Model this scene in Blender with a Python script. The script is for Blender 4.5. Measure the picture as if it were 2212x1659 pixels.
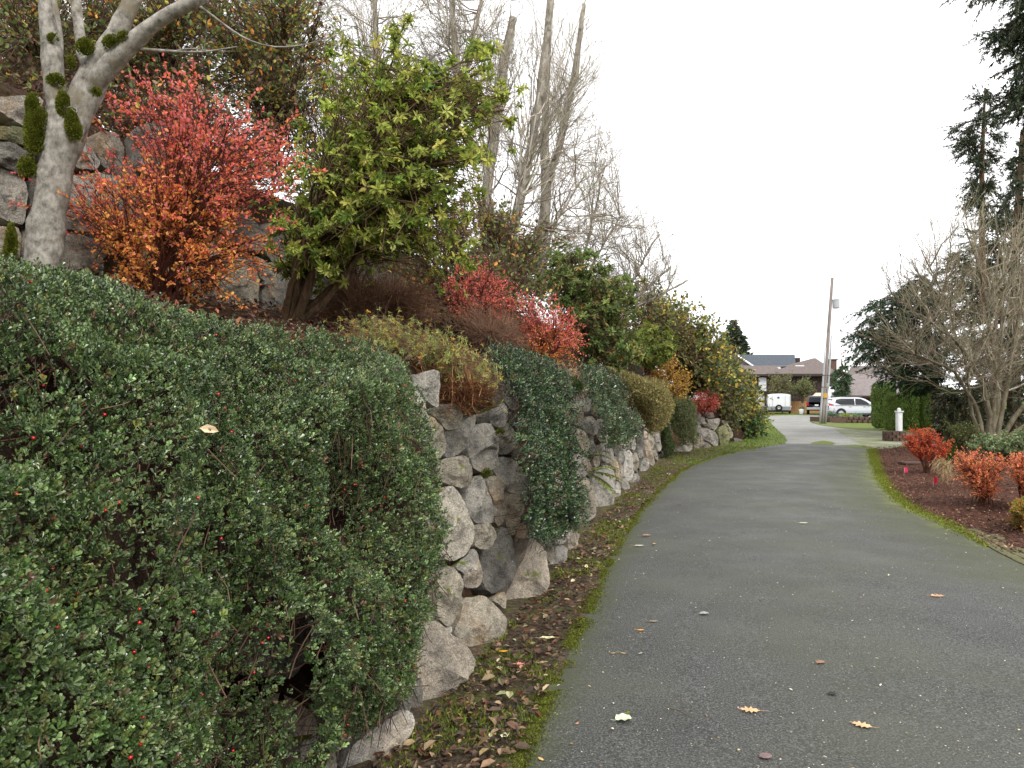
import bpy, math, random
import numpy as np
from mathutils import Vector
for o in list(bpy.data.objects): bpy.data.objects.remove(o)
SC = bpy.context.scene
COL = SC.collection
rng = np.random.default_rng(7)
random.seed(7)
# ------------------------------------------------------------------ camera, light
F = 1580.0; CX = 1106.0; HZ = 860.0; EYE = 1.6       # survey of the place: focal length and horizon in 2212-wide sheet units
cam = bpy.data.cameras.new('camera'); camo = bpy.data.objects.new('camera', cam); COL.objects.link(camo)
camo.location = (0, 0, EYE); camo.rotation_euler = (math.radians(90), 0, 0)
cam.sensor_width = 36.0; cam.lens = 36.0*F/2212.0
cam.shift_y = (HZ-829.5)/2212.0
cam.clip_start = 0.05; cam.clip_end = 2000
SC.camera = camo
W = bpy.data.worlds.new('World'); SC.world = W; W.use_nodes = True
nt = W.node_tree; nt.nodes.clear()
sky = nt.nodes.new('ShaderNodeTexSky'); sky.sky_type = 'NISHITA'; sky.sun_disc = False
SUN_EL, SUN_AZ = math.radians(48), math.radians(150)
sky.sun_elevation = SUN_EL; sky.sun_rotation = SUN_AZ; sky.dust_density = 3
mixc = nt.nodes.new('ShaderNodeMix'); mixc.data_type = 'RGBA'; mixc.inputs[0].default_value = 0.96
mixc.inputs[7].default_value = (8.25, 8.2, 8.25, 1)     # the even cloud deck
bg = nt.nodes.new('ShaderNodeBackground'); bg.inputs[1].default_value = 0.12
wo = nt.nodes.new('ShaderNodeOutputWorld')
nt.links.new(sky.outputs[0], mixc.inputs[6]); nt.links.new(mixc.outputs[2], bg.inputs[0]); nt.links.new(bg.outputs[0], wo.inputs[0])
sl = bpy.data.lights.new('sun', 'SUN'); sl.energy = 1.5; sl.angle = math.radians(20); sl.color = (1, .965, .92)
so = bpy.data.objects.new('sun', sl); COL.objects.link(so)
sd = Vector((math.sin(SUN_AZ)*math.cos(SUN_EL), math.cos(SUN_AZ)*math.cos(SUN_EL), math.sin(SUN_EL)))
so.rotation_euler = sd.to_track_quat('Z', 'Y').to_euler()
SC.view_settings.view_transform = 'Standard'; SC.view_settings.look = 'None'
SC.view_settings.exposure = 0.95; SC.view_settings.gamma = 1
SC.cycles.max_bounces = 6; SC.cycles.diffuse_bounces = 3; SC.cycles.transmission_bounces = 4; SC.cycles.transparent_max_bounces = 6

# ------------------------------------------------------------------ helpers
A = np.array
def lin(r, g, b):
    c = A([r, g, b], float)/255
    return np.where(c <= .04045, c/12.92, ((c+.055)/1.055)**2.4)
def P(px, py, Y): return A([(px-CX)/F*Y, Y, EYE-(py-HZ)/F*Y])
def G(px, py, z=0.0):
    Y = (EYE-z)*F/(py-HZ); return A([(px-CX)/F*Y, Y, z])
def proj(p):
    Y = np.maximum(p[..., 1], 1e-3); return np.stack([CX+F*p[..., 0]/Y, HZ-F*(p[..., 2]-EYE)/Y], -1)
def nrm(v): return v/np.maximum(np.linalg.norm(v, axis=-1, keepdims=True), 1e-9)
def rnd(n, s=1.0): return rng.normal(0, s, (n, 3))
def uni(a, b, n=None): return rng.uniform(a, b, n)
def inpoly(p, poly):
    poly = np.asarray(poly, float); x, y = p[:, 0], p[:, 1]; r = np.zeros(len(p), bool)
    q = np.roll(poly, 1, 0)
    for (x1, y1), (x2, y2) in zip(poly, q):
        c = ((y1 > y) != (y2 > y))
        with np.errstate(all='ignore'):
            r ^= c & (x < (x2-x1)*(y-y1)/(y2-y1+1e-12)+x1)
    return r
def edgedist(p, poly):
    poly = np.asarray(poly, float); q = np.roll(poly, 1, 0); d = np.full(len(p), 1e9)
    for a, b in zip(poly, q):
        ab = b-a; t = np.clip(((p-a)@ab)/(ab@ab+1e-9), 0, 1)
        d = np.minimum(d, np.linalg.norm(p-(a+t[:, None]*ab), axis=1))
    return d
def _h(i, j, k, s):
    n = (i*374761393+j*668265263+k*2147483647+s*144269).astype(np.int64)
    n = (n ^ (n >> 13))*1274126177 & 0x7fffffff
    n = (n ^ (n >> 16)) & 0xffff
    return n/65535.0
def vnoise(p, scale=1.0, seed=0):
    q = p*scale+100; i = np.floor(q).astype(np.int64); f = q-i; f = f*f*(3-2*f)
    r = 0
    for dx in (0, 1):
        for dy in (0, 1):
            for dz in (0, 1):
                w = (f[:, 0] if dx else 1-f[:, 0])*(f[:, 1] if dy else 1-f[:, 1])*(f[:, 2] if dz else 1-f[:, 2])
                r = r+w*_h(i[:, 0]+dx, i[:, 1]+dy, i[:, 2]+dz, seed)
    return r*2-1

class Buf:
    """vertices, polygons (3 or 4 sided) and one colour per vertex"""
    def __init__(s): s.v = []; s.f3 = []; s.f4 = []; s.c = []; s.n = 0
    def add(s, v, f, c=None):
        v = np.asarray(v, float).reshape(-1, 3); f = np.asarray(f, np.int64)
        if len(v) == 0: return
        (s.f4 if f.shape[1] == 4 else s.f3).append(f+s.n); s.v.append(v)
        c = np.ones((len(v), 3)) if c is None else np.broadcast_to(np.asarray(c, float), (len(v), 3))
        s.c.append(c); s.n += len(v)
    def more(s, f, off):
        f = np.asarray(f, np.int64); (s.f4 if f.shape[1] == 4 else s.f3).append(f+off)
    def build(s, name, mat, parent=None, smooth=False, **tags):
        me = bpy.data.meshes.new(name)
        if s.n:
            v = np.concatenate(s.v); f3 = np.concatenate(s.f3) if s.f3 else np.zeros((0, 3), int); f4 = np.concatenate(s.f4) if s.f4 else np.zeros((0, 4), int)
            me.vertices.add(len(v)); me.vertices.foreach_set('co', v.astype(np.float32).ravel())
            me.loops.add(f3.size+f4.size); me.loops.foreach_set('vertex_index', np.concatenate([f3.ravel(), f4.ravel()]).astype(np.int32))
            st = np.concatenate([np.arange(len(f3))*3, f3.size+np.arange(len(f4))*4]).astype(np.int32)
            me.polygons.add(len(st)); me.polygons.foreach_set('loop_start', st)
            me.polygons.foreach_set('loop_total', np.concatenate([np.full(len(f3), 3), np.full(len(f4), 4)]).astype(np.int32))
            me.polygons.foreach_set('use_smooth', np.full(len(st), bool(smooth)))
            at = me.color_attributes.new('Col', 'FLOAT_COLOR', 'POINT')
            c = np.concatenate(s.c); at.data.foreach_set('color', np.concatenate([c, np.ones((len(c), 1))], 1).astype(np.float32).ravel())
            me.update(calc_edges=True); me.validate()
        me.materials.append(mat)
        o = bpy.data.objects.new(name, me); COL.objects.link(o)
        if parent is not None:
            o.parent = parent; o.location = -A(parent.location) if False else (0, 0, 0)
            o.matrix_parent_inverse = parent.matrix_world.inverted() if False else o.matrix_parent_inverse
            if 'base' in parent: 
                b = parent['base']; me.transform(__import__('mathutils').Matrix.Translation((-b[0], -b[1], -b[2])))
        for k, x in tags.items(): o[k] = x
        return o
def thing(name, label, cat, loc=(0, 0, 0), group=None):
    o = bpy.data.objects.new(name, None); COL.objects.link(o); o.empty_display_size = .1
    o.location = [float(x) for x in loc]; o['base'] = [float(x) for x in loc]
    o['label'] = label; o['category'] = cat
    if group: o['group'] = group
    return o
def tag(o, label, cat, group=None):
    o['label'] = label; o['category'] = cat
    if group: o['group'] = group
    return o

def tubes(buf, paths, radii, k=4, col=None, cap=False):
    """paths (N,M,3), radii (N,M)"""
    paths = np.asarray(paths, float); radii = np.asarray(radii, float)
    if len(paths) == 0: return
    N, M, _ = paths.shape
    t = nrm(np.gradient(paths, axis=1)) if M > 2 else np.repeat(nrm(paths[:, 1:]-paths[:, :1]), 2, 1)
    ref = np.cross(t.mean(1), A([.31, .17, .93])); ref = nrm(ref)[:, None, :]
    u = nrm(np.cross(t, np.broadcast_to(ref, t.shape))); w = np.cross(t, u)
    a = np.arange(k)/k*2*np.pi
    v = paths[:, :, None, :]+radii[:, :, None, None]*(np.cos(a)[None, None, :, None]*u[:, :, None, :]+np.sin(a)[None, None, :, None]*w[:, :, None, :])
    base = (np.arange(N)*M*k)[:, None, None]+(np.arange(M-1)*k)[None, :, None]
    i = np.arange(k)[None, None, :]; j = (i+1) % k
    f = np.stack([base+i, base+j, base+k+j, base+k+i], -1).reshape(-1, 4)
    c = None
    if col is not None:
        col = np.asarray(col, float)
        c = np.repeat(np.broadcast_to(col, (N, 3)), M*k, 0)
    buf.add(v.reshape(-1, 3), f, c)
    if cap:
        off = buf.n-N*M*k
        for n in range(N):
            for m in (0, M-1):
                r = [off+n*M*k+m*k+q for q in range(k)]
                if m == 0: r = r[::-1]
                buf.f3.append(A([[r[0], r[q], r[q+1]] for q in range(1, k-1)]))
def bez(p0, p1, p2, M):
    t = np.linspace(0, 1, M)[None, :, None]
    return (1-t)**2*p0[:, None]+2*t*(1-t)*p1[:, None]+t*t*p2[:, None]
def wig(paths, amt):
    N, M, _ = paths.shape
    w = rng.normal(0, 1, (N, M, 3)); w[:, 0] = 0; w = (w+np.roll(w, 1, 1))/2; w[:, 0] = 0
    L = np.linalg.norm(paths[:, -1]-paths[:, 0], axis=1)[:, None, None]
    return paths+w*L*amt

T_OVAL = (A([[0, 0, 0], [.35, .5, .12], [.78, .36, .1], [1, 0, -.04], [.78, -.36, .1], [.35, -.5, .12]]), A([[0, 1, 2, 3], [0, 3, 4, 5]]))
T_SPAT = (A([[0, 0, 0], [.45, .3, .05], [.85, .5, .12], [1, 0, .03], [.85, -.5, .12], [.45, -.3, .05]]), A([[0, 1, 2, 3], [0, 3, 4, 5]]))
T_DIA = (A([[0, 0, 0], [.5, .5, .06], [1, 0, 0], [.5, -.5, .06]]), A([[0, 1, 2, 3]]))
T_BLADE = (A([[0, .5, 0], [.6, .35, 0], [1, 0, -.25], [0, -.5, 0]]), A([[0, 1, 2, 3]]))
def leaves(buf, pos, d, n, size, col, width=.5, T=T_OVAL):
    N = len(pos)
    if N == 0: return
    d = nrm(d); n = n-d*(n*d).sum(1, keepdims=True); n = nrm(n); s = np.cross(n, d)
    tv, tf = T; size = np.broadcast_to(np.asarray(size, float), (N,))[:, None, None]
    v = pos[:, None]+size*(tv[None, :, 0:1]*d[:, None]+tv[None, :, 1:2]*width*s[:, None]+tv[None, :, 2:3]*n[:, None])
    K = len(tv); f = (np.arange(N)*K)[:, None, None]+tf[None]
    c = np.repeat(np.broadcast_to(col, (N, 3)), K, 0)
    buf.add(v.reshape(-1, 3), f.reshape(-1, tf.shape[1]), c)
def pick(cols, n, wts=None, var=.18):
    cols = A(cols); i = rng.choice(len(cols), n, p=wts if wts is None else A(wts)/sum(wts))
    return cols[i]*np.exp(rng.normal(0, var, (n, 1)))*np.exp(rng.normal(0, .05, (n, 3)))
def blob(poly, Y, depth, n, edge=60, shell=0.0):
    """points filling a rounded volume whose outline is given; depth = half thickness in metres"""
    poly = np.asarray(poly, float); lo, hi = poly.min(0), poly.max(0); out = []
    m = 0
    while m < n:
        q = uni(lo, hi, (n*2, 2)); q = q[inpoly(q, poly)]; out.append(q); m += len(q)
        if len(q) == 0: break
    q = np.concatenate(out)[:n]; e = np.clip(edgedist(q, poly)/edge, 0, 1)
    th = depth*np.sqrt(1-(1-e)**2)
    r = uni(-1, 1, n)
    if shell: r = np.sign(r)*np.abs(r)**(1-shell)
    yy = Y+th*r
    return np.stack([(q[:, 0]-CX)/F*Y*(1+(yy/Y-1)*.3), yy, EYE-(q[:, 1]-HZ)/F*Y*(1+(yy/Y-1)*.3)], -1) if False else np.stack([(q[:, 0]-CX)/F*yy, yy, EYE-(q[:, 1]-HZ)/F*yy], -1)

def grow(base, tg, nm, up=.5, M=8, spread=.1, f0=.25, f1=.9, wm=.03, ws=.05):
    base = np.asarray(base, float); cen = tg[rng.choice(len(tg), nm, replace=False)]
    idx = np.argmin(((tg[:, None]-cen[None])**2).sum(2), 1)
    H = np.linalg.norm(cen-base, axis=1)[:, None]
    b0 = base+rnd(nm, spread)*A([1, 1, .1])
    mid = b0+A([0, 0, 1])*H*up+(cen-b0)*(1-up)*.35+rnd(nm, .05)*H
    mp = wig(bez(b0, mid, cen, M), wm)
    f = uni(f0, f1, len(tg)); fi = f*(M-1); i0 = np.floor(fi).astype(int); fr = (fi-i0)[:, None]
    s0 = mp[idx, i0]*(1-fr)+mp[idx, np.minimum(i0+1, M-1)]*fr
    tan = nrm(mp[idx, np.minimum(i0+1, M-1)]-mp[idx, i0])
    L = np.linalg.norm(tg-s0, axis=1)[:, None]
    sp = wig(bez(s0, s0+tan*L*.45+A([0, 0, 1])*L*.08, tg, 6), ws)
    return mp, sp
def along(paths, n, u0=.3, u1=1.0):
    N, M, _ = paths.shape; i = rng.integers(0, N, n); u = uni(u0, u1, n)*(M-1); a = np.minimum(u.astype(int), M-2); fr = (u-a)[:, None]
    p = paths[i, a]*(1-fr)+paths[i, a+1]*fr
    return p, nrm(paths[i, a+1]-paths[i, a]), i
def twigs(paths, n, L, ang=.7, u0=.15, u1=1, up=.2, M=4, w=.06):
    p, t, _ = along(paths, n, u0, u1)
    d = nrm(t+rnd(n, ang)+A([0, 0, up])); l = L*uni(.35, 1, n)[:, None]
    return wig(bez(p, p+d*l*.5, p+d*l+t*l*.2+A([0, 0, up])*l*.3, M), w)
def taper(paths, r0, r1):
    N, M, _ = paths.shape
    r0 = np.broadcast_to(r0, (N,))[:, None]; r1 = np.broadcast_to(r1, (N,))[:, None]; t = np.linspace(0, 1, M)[None]
    return r0*(1-t)**1.0+r1*t

# ------------------------------------------------------------------ materials
def newmat(name):
    m = bpy.data.materials.new(name); m.use_nodes = True; t = m.node_tree; t.nodes.clear()
    out = t.nodes.new('ShaderNodeOutputMaterial'); return m, t, out
def N_(t, ty, **k):
    n = t.nodes.new(ty)
    for a, b in k.items(): setattr(n, a, b)
    return n
def noise(t, vec, scale, detail=4, rough=.6):
    n = N_(t, 'ShaderNodeTexNoise'); n.inputs['Scale'].default_value = scale; n.inputs['Detail'].default_value = detail; n.inputs['Roughness'].default_value = rough
    if vec is not None: t.links.new(vec, n.inputs['Vector'])
    return n.outputs['Fac']
def ramp(t, fac, stops):
    r = N_(t, 'ShaderNodeValToRGB'); e = r.color_ramp.elements
    while len(e) < len(stops): e.new(.5)
    for q, (p, c) in zip(e, stops):
        q.position = p; q.color = (c, c, c, 1) if np.isscalar(c) else (*[float(x) for x in c], 1)
    t.links.new(fac, r.inputs[0]); return r.outputs[0]
def mix(t, fac, a, b, mode='MIX'):
    m = N_(t, 'ShaderNodeMix', data_type='RGBA', blend_type=mode)
    for s, x in ((0, fac), (6, a), (7, b)):
        if hasattr(x, 'links'): t.links.new(x, m.inputs[s])
        elif s == 0: m.inputs[0].default_value = x
        else: m.inputs[s].default_value = (*[float(q) for q in x], 1)
    return m.outputs[2]
def bump(t, h, strength, dist, prev=None):
    b = N_(t, 'ShaderNodeBump'); b.inputs['Strength'].default_value = strength; b.inputs['Distance'].default_value = dist
    t.links.new(h, b.inputs['Height'])
    if prev is not None: t.links.new(prev, b.inputs['Normal'])
    return b.outputs[0]
def princ(t, out, col, rough=.8, spec=.3, normal=None, metal=0):
    p = N_(t, 'ShaderNodeBsdfPrincipled')
    for k, x in (('Base Color', col), ('Roughness', rough), ('Specular IOR Level', spec), ('Metallic', metal)):
        if hasattr(x, 'links'): t.links.new(x, p.inputs[k])
        elif k == 'Base Color': p.inputs[k].default_value = (*[float(q) for q in x], 1)
        else: p.inputs[k].default_value = x
    if normal is not None: t.links.new(normal, p.inputs['Normal'])
    if out is not None: t.links.new(p.outputs[0], out.inputs[0])
    return p
def leafmat(name, rough=.45, spec=.4, trans=.25, vary=30):
    m, t, out = newmat(name)
    at = N_(t, 'ShaderNodeAttribute', attribute_name='Col')
    tc = N_(t, 'ShaderNodeTexCoord')
    v = ramp(t, noise(t, tc.outputs['Object'], vary, 3), [(.3, .75), (.7, 1.2)])
    c = mix(t, 1.0, at.outputs['Color'], v, 'MULTIPLY')
    p = princ(t, None, c, rough, spec)
    if trans:
        tr = N_(t, 'ShaderNodeBsdfTranslucent'); t.links.new(c, tr.inputs[0])
        ms = N_(t, 'ShaderNodeMixShader'); ms.inputs[0].default_value = trans
        t.links.new(p.outputs[0], ms.inputs[1]); t.links.new(tr.outputs[0], ms.inputs[2]); t.links.new(ms.outputs[0], out.inputs[0])
    else: t.links.new(p.outputs[0], out.inputs[0])
    return m
def barkmat(name, c1, c2, scale=18, stretch=.35, bs=.6, bd=.01, patch=None):
    m, t, out = newmat(name); tc = N_(t, 'ShaderNodeTexCoord')
    mp = N_(t, 'ShaderNodeMapping'); mp.inputs['Scale'].default_value = (1, 1, stretch); t.links.new(tc.outputs['Object'], mp.inputs[0])
    n = noise(t, mp.outputs[0], scale, 8, .7); c = ramp(t, n, [(.32, c1), (.68, c2)])
    if patch is not None: c = mix(t, ramp(t, noise(t, tc.outputs['Object'], 5, 3), [(.55, 0.0), (.68, .8)]), c, patch)
    princ(t, out, c, .9, .15, bump(t, n, bs, bd)); return m
def plain(name, c, rough=.6, spec=.3, metal=0, var=.15, scale=8, bs=.0, bd=.01):
    m, t, out = newmat(name); tc = N_(t, 'ShaderNodeTexCoord')
    n = noise(t, tc.outputs['Object'], scale, 5, .65); c = A(c, float)
    cc = ramp(t, n, [(.3, c*(1-var)), (.7, c*(1+var))])
    princ(t, out, cc, rough, spec, bump(t, n, bs, bd) if bs else None, metal); return m

def rockmat():
    m, t, out = newmat('granite'); tc = N_(t, 'ShaderNodeTexCoord'); ob = N_(t, 'ShaderNodeObjectInfo')
    V = N_(t, 'ShaderNodeVectorMath', operation='ADD'); t.links.new(tc.outputs['Object'], V.inputs[0])
    cx = N_(t, 'ShaderNodeCombineXYZ'); mm = N_(t, 'ShaderNodeMath', operation='MULTIPLY'); mm.inputs[1].default_value = 37; t.links.new(ob.outputs['Random'], mm.inputs[0])
    t.links.new(mm.outputs[0], cx.inputs[0]); t.links.new(mm.outputs[0], cx.inputs[2]); t.links.new(cx.outputs[0], V.inputs[1]); v = V.outputs[0]
    big = noise(t, v, 3.2, 6, .65); med = noise(t, v, 16, 8, .75); fine = noise(t, v, 130, 3, .8)
    c = mix(t, ramp(t, big, [(.35, 0.0), (.65, 1.0)]), lin(126, 123, 117), lin(178, 172, 160))
    c = mix(t, 1.0, c, ob.outputs['Color'], 'MULTIPLY')
    c = mix(t, ramp(t, noise(t, v, 2.3, 4, .6), [(.56, 0.0), (.72, .55)]), c, lin(170, 138, 98))     # iron stain
    c = mix(t, 1.0, c, ramp(t, med, [(.3, .45), (.5, 1.0), (.7, 1.35)]), 'MULTIPLY')
    c = mix(t, 1.0, c, ramp(t, fine, [(.33, .5), (.5, 1.0), (.66, 1.5)]), 'MULTIPLY')
    c = mix(t, ramp(t, noise(t, v, 7, 5, .7), [(.60, 0.0), (.68, .6)]), c, lin(70, 66, 60))             # dark weathering
    vo = N_(t, 'ShaderNodeTexVoronoi'); vo.inputs['Scale'].default_value = 22; t.links.new(v, vo.inputs['Vector'])
    lm = N_(t, 'ShaderNodeMath', operation='MULTIPLY'); t.links.new(ramp(t, vo.outputs['Distance'], [(.1, .6), (.25, 0.0)]), lm.inputs[0]); t.links.new(ramp(t, noise(t, v, 9, 5, .7), [(.56, 0.0), (.64, 1.0)]), lm.inputs[1])
    c = mix(t, lm.outputs[0], c, lin(190, 190, 182))          # lichen
    ge = N_(t, 'ShaderNodeNewGeometry'); sx = N_(t, 'ShaderNodeSeparateXYZ'); t.links.new(ge.outputs['Normal'], sx.inputs[0])
    mo = N_(t, 'ShaderNodeMath', operation='MULTIPLY'); t.links.new(ramp(t, sx.outputs[2], [(.55, 0.0), (.85, 1.0)]), mo.inputs[0]); t.links.new(ramp(t, noise(t, v, 4.5, 4), [(.52, 0.0), (.6, 1.0)]), mo.inputs[1])
    c = mix(t, mo.outputs[0], c, lin(96, 104, 34))
    nb = bump(t, noise(t, v, 7, 9, .62), .9, .09); nb = bump(t, med, .8, .05, nb); nb = bump(t, fine, .35, .006, nb)
    princ(t, out, c, .92, .15, nb); return m
M_ROCK = rockmat()
M_LEAF = leafmat('glossy_leaf', .32, .9, .12, 40)
M_LEAFS = leafmat('soft_leaf', .55, .3, .35, 25)
M_LEAFR = leafmat('thin_autumn_leaf', .5, .3, .45, 25)
M_NEED = leafmat('needle_leaf', .6, .2, .1, 3)
M_LIT = leafmat('fallen_leaf', .6, .25, .1, 60)
M_MOSS = leafmat('moss_tuft', .9, .05, .2, 30)
M_TWIG = leafmat('twig_bark', .85, .15, 0, 20)
M_GREYBARK = barkmat('grey_bark', lin(78, 73, 66), lin(170, 165, 156), 22, .8, .5, .008, lin(112, 102, 84))
M_BROWNBARK = barkmat('brown_bark', lin(52, 40, 30), lin(112, 92, 72), 30, .2, .9, .01)
M_ALDER = barkmat('alder_bark', lin(104, 97, 88), lin(182, 175, 164), 9, .3, .5, .02, lin(72, 70, 52))
M_RBARK = barkmat('pale_green_bark', lin(74, 68, 54), lin(128, 120, 102), 12, .3, .4, .02, lin(88, 84, 54))

# ------------------------------------------------------------------ the lie of the land
_B = A([[-4, -2.6], [-1, -1.76], [0, -1.48], [1.5, -1.06], [3.16, -.61], [3.64, -.44], [4.44, -.22], [5.3, .0], [6.4, .30], [7.24, .54], [9.54, 1.12], [11.76, 1.76], [14.2, 2.5], [17, 3.3], [19.6, 4.1], [21.5, 5.0], [24, 6.6], [27.5, 8.9], [32, 11.0], [46, 15.6], [64, 21.8], [90, 31]])
def Bx(y): return np.interp(y, _B[:, 0], _B[:, 1])
def tang(y):
    y = np.asarray(y, float); d = (Bx(y+.7)-Bx(y-.7))/1.4; L = np.sqrt(1+d*d); return np.stack([d/L, 1/L], -1)
def nout(y): t = tang(y); return np.stack([t[..., 1], -t[..., 0]], -1)
def HT(t): return np.interp(t, [-4, 0, 5, 11, 14, 20, 22, 24, 27, 29.5, 31, 90], [1.65, 1.7, 1.78, 1.98, 1.9, 1.7, 1.5, 1.25, .9, .3, .08, .05])
def sstep(x): x = np.clip(x, 0, 1); return x*x*(3-2*x)
def bedz(t, d):
    t = np.asarray(t, float); d = np.asarray(d, float); h = HT(t)
    k = sstep((t-9.5)/5)
    st = 1.45*((1-k)*sstep((d-3.55)/.3)+k*sstep((d-1.6)/2.6))
    z = h+.26*np.clip(d-.4, 0, 2.8)+st+.16*np.clip(d-3.4, 0, 30)
    far = sstep((t-29)/5)
    zf = .05+.1*d*np.clip(d-.6, 0, 3)/3+.28*np.clip(d-3, 0, 12)*np.clip(1-(t-45)/25, 0, 1)
    return z*(1-far)+zf*far
def surf(t, d, z=None):
    n = nout(t); return np.stack([Bx(t)-n[..., 0]*d, t-n[..., 1]*d, bedz(t, d) if z is None else z], -1)
BAT = .27
def hitwall(px, py, off=0.0, slope=None):
    """where the sight line through a surveyed point meets the leaning wall face"""
    a, b = 0.6, 60.0; sx = (px-CX)/F; sz = -(py-HZ)/F
    ys = np.linspace(.6, 45, 900); g = sx*ys-(Bx(ys)+off-BAT*np.clip(EYE+sz*ys, 0, 3))
    i = np.argmax(g < 0)
    if g[i] >= 0: i = int(np.argmin(np.abs(g[ys > 15])))+int((ys <= 15).sum())
    y = ys[i]; return A([sx*y, y, EYE+sz*y])

# hillside
def hillside():
    ts = np.concatenate([np.arange(-4, 12, .25), np.arange(12, 34, .5), np.arange(34, 91, 3)])
    prof = []
    for t in ts:
        h = float(HT(t)); row = []
        for z in np.linspace(-.15, h-.02, 8):
            row.append((BAT*max(z, 0)+.24, z))
        for d in [h*BAT+.45, 1.0, 1.3, 1.7, 2.1, 2.5, 2.9, 3.2, 3.5, 3.6, 3.7, 3.8, 3.95, 4.3, 4.8, 5.4, 6.5, 8, 10, 13, 17, 22, 30, 45]:
            row.append((max(d, row[-1][0]+.02), None))
        n = nout(t); r = []
        for d, z in row:
            zz = float(bedz(t, d)) if z is None else z
            r.append((Bx(t)-n[0]*d, t-n[1]*d, zz))
        prof.append(r)
    v = A(prof); R, C = v.shape[:2]; q = v.reshape(-1, 3)
    q[:, 2] += vnoise(q, 1.3, 3)*.05*(q[:, 2] > .3)
    i = np.arange(R-1)[:, None]*C; j = np.arange(C-1)[None]
    f = np.stack([i+j, i+j+1, i+C+j+1, i+C+j], -1).reshape(-1, 4)
    m, t, out = newmat('bed_soil'); tc = N_(t, 'ShaderNodeTexCoord')
    n1 = noise(t, tc.outputs['Object'], 14, 8, .8); n2 = noise(t, tc.outputs['Object'], 60, 4, .8)
    c = ramp(t, n1, [(.3, lin(26, 20, 17)), (.5, lin(58, 42, 33)), (.7, lin(96, 70, 54))])
    c = mix(t, ramp(t, noise(t, tc.outputs['Object'], 1.1, 4), [(.5, 0.0), (.65, .6)]), c, lin(62, 66, 34))
    princ(t, out, c, .95, .1, bump(t, n2, .8, .03))
    b = Buf(); b.add(q, f); b.build('hillside', m, smooth=True, kind='structure')
hillside()

# ground, road, gravel
LE = A([[1130, 1659], [1240, 1400], [1330, 1200], [1390, 1100], [1450, 1040], [1485, 1010], [1560, 982], [1640, 968], [1694, 958]])
le = A([G(*p)[:2] for p in LE]); le[:, 0] -= .045; le = np.concatenate([[[-1.15, -3], [-.5, .8]], le])
RE = A([[2212, 1230], [2078, 1150], [2028, 1123], [1969, 1101], [1914, 1054], [1892, 1005], [1884, 970]])
re_ = A([G(*p)[:2] for p in RE]); re_ = np.concatenate([[[3.4, -3], [4.3, 2], [4.75, 5]], re_])
def resamp(p, n, smooth=2):
    for _ in range(smooth):
        q = p[:-1]*.75+p[1:]*.25; r = p[:-1]*.25+p[1:]*.75; p = np.concatenate([p[:1], np.stack([q, r], 1).reshape(-1, 2), p[-1:]])
    L = np.concatenate([[0], np.cumsum(np.linalg.norm(np.diff(p, axis=0), axis=1))]); s = np.linspace(0, L[-1], n)
    return np.stack([np.interp(s, L, p[:, k]) for k in (0, 1)], -1)
Lr, Rr = resamp(le, 240), resamp(re_, 240)
def groundmat():
    m, t, out = newmat('ground_cover_soil'); tc = N_(t, 'ShaderNodeTexCoord'); o = tc.outputs['Object']
    c = ramp(t, noise(t, o, 1.5, 8, .75), [(.3, lin(60, 64, 34)), (.55, lin(104, 118, 52)), (.75, lin(120, 112, 70))])
    n = noise(t, o, 40, 6, .8); c = mix(t, 1.0, c, ramp(t, n, [(.3, .6), (.7, 1.25)]), 'MULTIPLY')
    princ(t, out, c, .95, .1, bump(t, n, .8, .02)); return m
b = Buf(); S = 900
b.add([[-S, -S, -.03], [S, -S, -.03], [S, S, -.03], [-S, S, -.03]], [[0, 1, 2, 3]]); b.build('ground', groundmat(), kind='structure')
def asphalt():
    m, t, out = newmat('asphalt'); tc = N_(t, 'ShaderNodeTexCoord'); o = tc.outputs['Object']; at = N_(t, 'ShaderNodeAttribute', attribute_name='Col')
    f1 = noise(t, o, 95, 3, .75); f2 = noise(t, o, 2.2, 6, .6); f3 = noise(t, o, .7, 3, .5); f4 = noise(t, o, 260, 2, .7)
    c = ramp(t, f1, [(.34, lin(31, 32, 31)), (.5, lin(64, 65, 63)), (.64, lin(108, 108, 105))])
    c = mix(t, 1.0, c, ramp(t, f4, [(.35, .8), (.62, 1.14), (.74, 1.4)]), 'MULTIPLY')
    c = mix(t, 1.0, c, ramp(t, f2, [(.3, .88), (.7, 1.12)]), 'MULTIPLY')
    c = mix(t, ramp(t, f3, [(.42, 0.0), (.62, .4)]), c, lin(80, 84, 66))
    vo = N_(t, 'ShaderNodeTexVoronoi'); vo.inputs['Scale'].default_value = 34; t.links.new(o, vo.inputs['Vector'])
    c = mix(t, ramp(t, vo.outputs['Distance'], [(.05, .55), (.11, 0.0)]), c, lin(180, 178, 168))
    # algae and moss creeping in from the edges
    sx = N_(t, 'ShaderNodeSeparateColor'); t.links.new(at.outputs['Color'], sx.inputs[0])
    a = N_(t, 'ShaderNodeMath', operation='ADD'); t.links.new(sx.outputs[0], a.inputs[0])
    ml = N_(t, 'ShaderNodeMath', operation='MULTIPLY_ADD'); t.links.new(noise(t, o, 3.5, 8, .75), ml.inputs[0]); ml.inputs[1].default_value = 1.1; ml.inputs[2].default_value = -.55; t.links.new(ml.outputs[0], a.inputs[1])
    c = mix(t, ramp(t, a.outputs[0], [(.3, 0.0), (.75, .75)]), c, lin(68, 72, 46))
    c = mix(t, ramp(t, a.outputs[0], [(.82, 0.0), (1.0, .95)]), c, lin(98, 106, 44))
    rg = ramp(t, noise(t, o, 1.2, 4), [(.3, .55), (.7, .8)])
    princ(t, out, c, rg, .35, bump(t, f4, .6, .006, bump(t, f1, .7, .01))); return m
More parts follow.
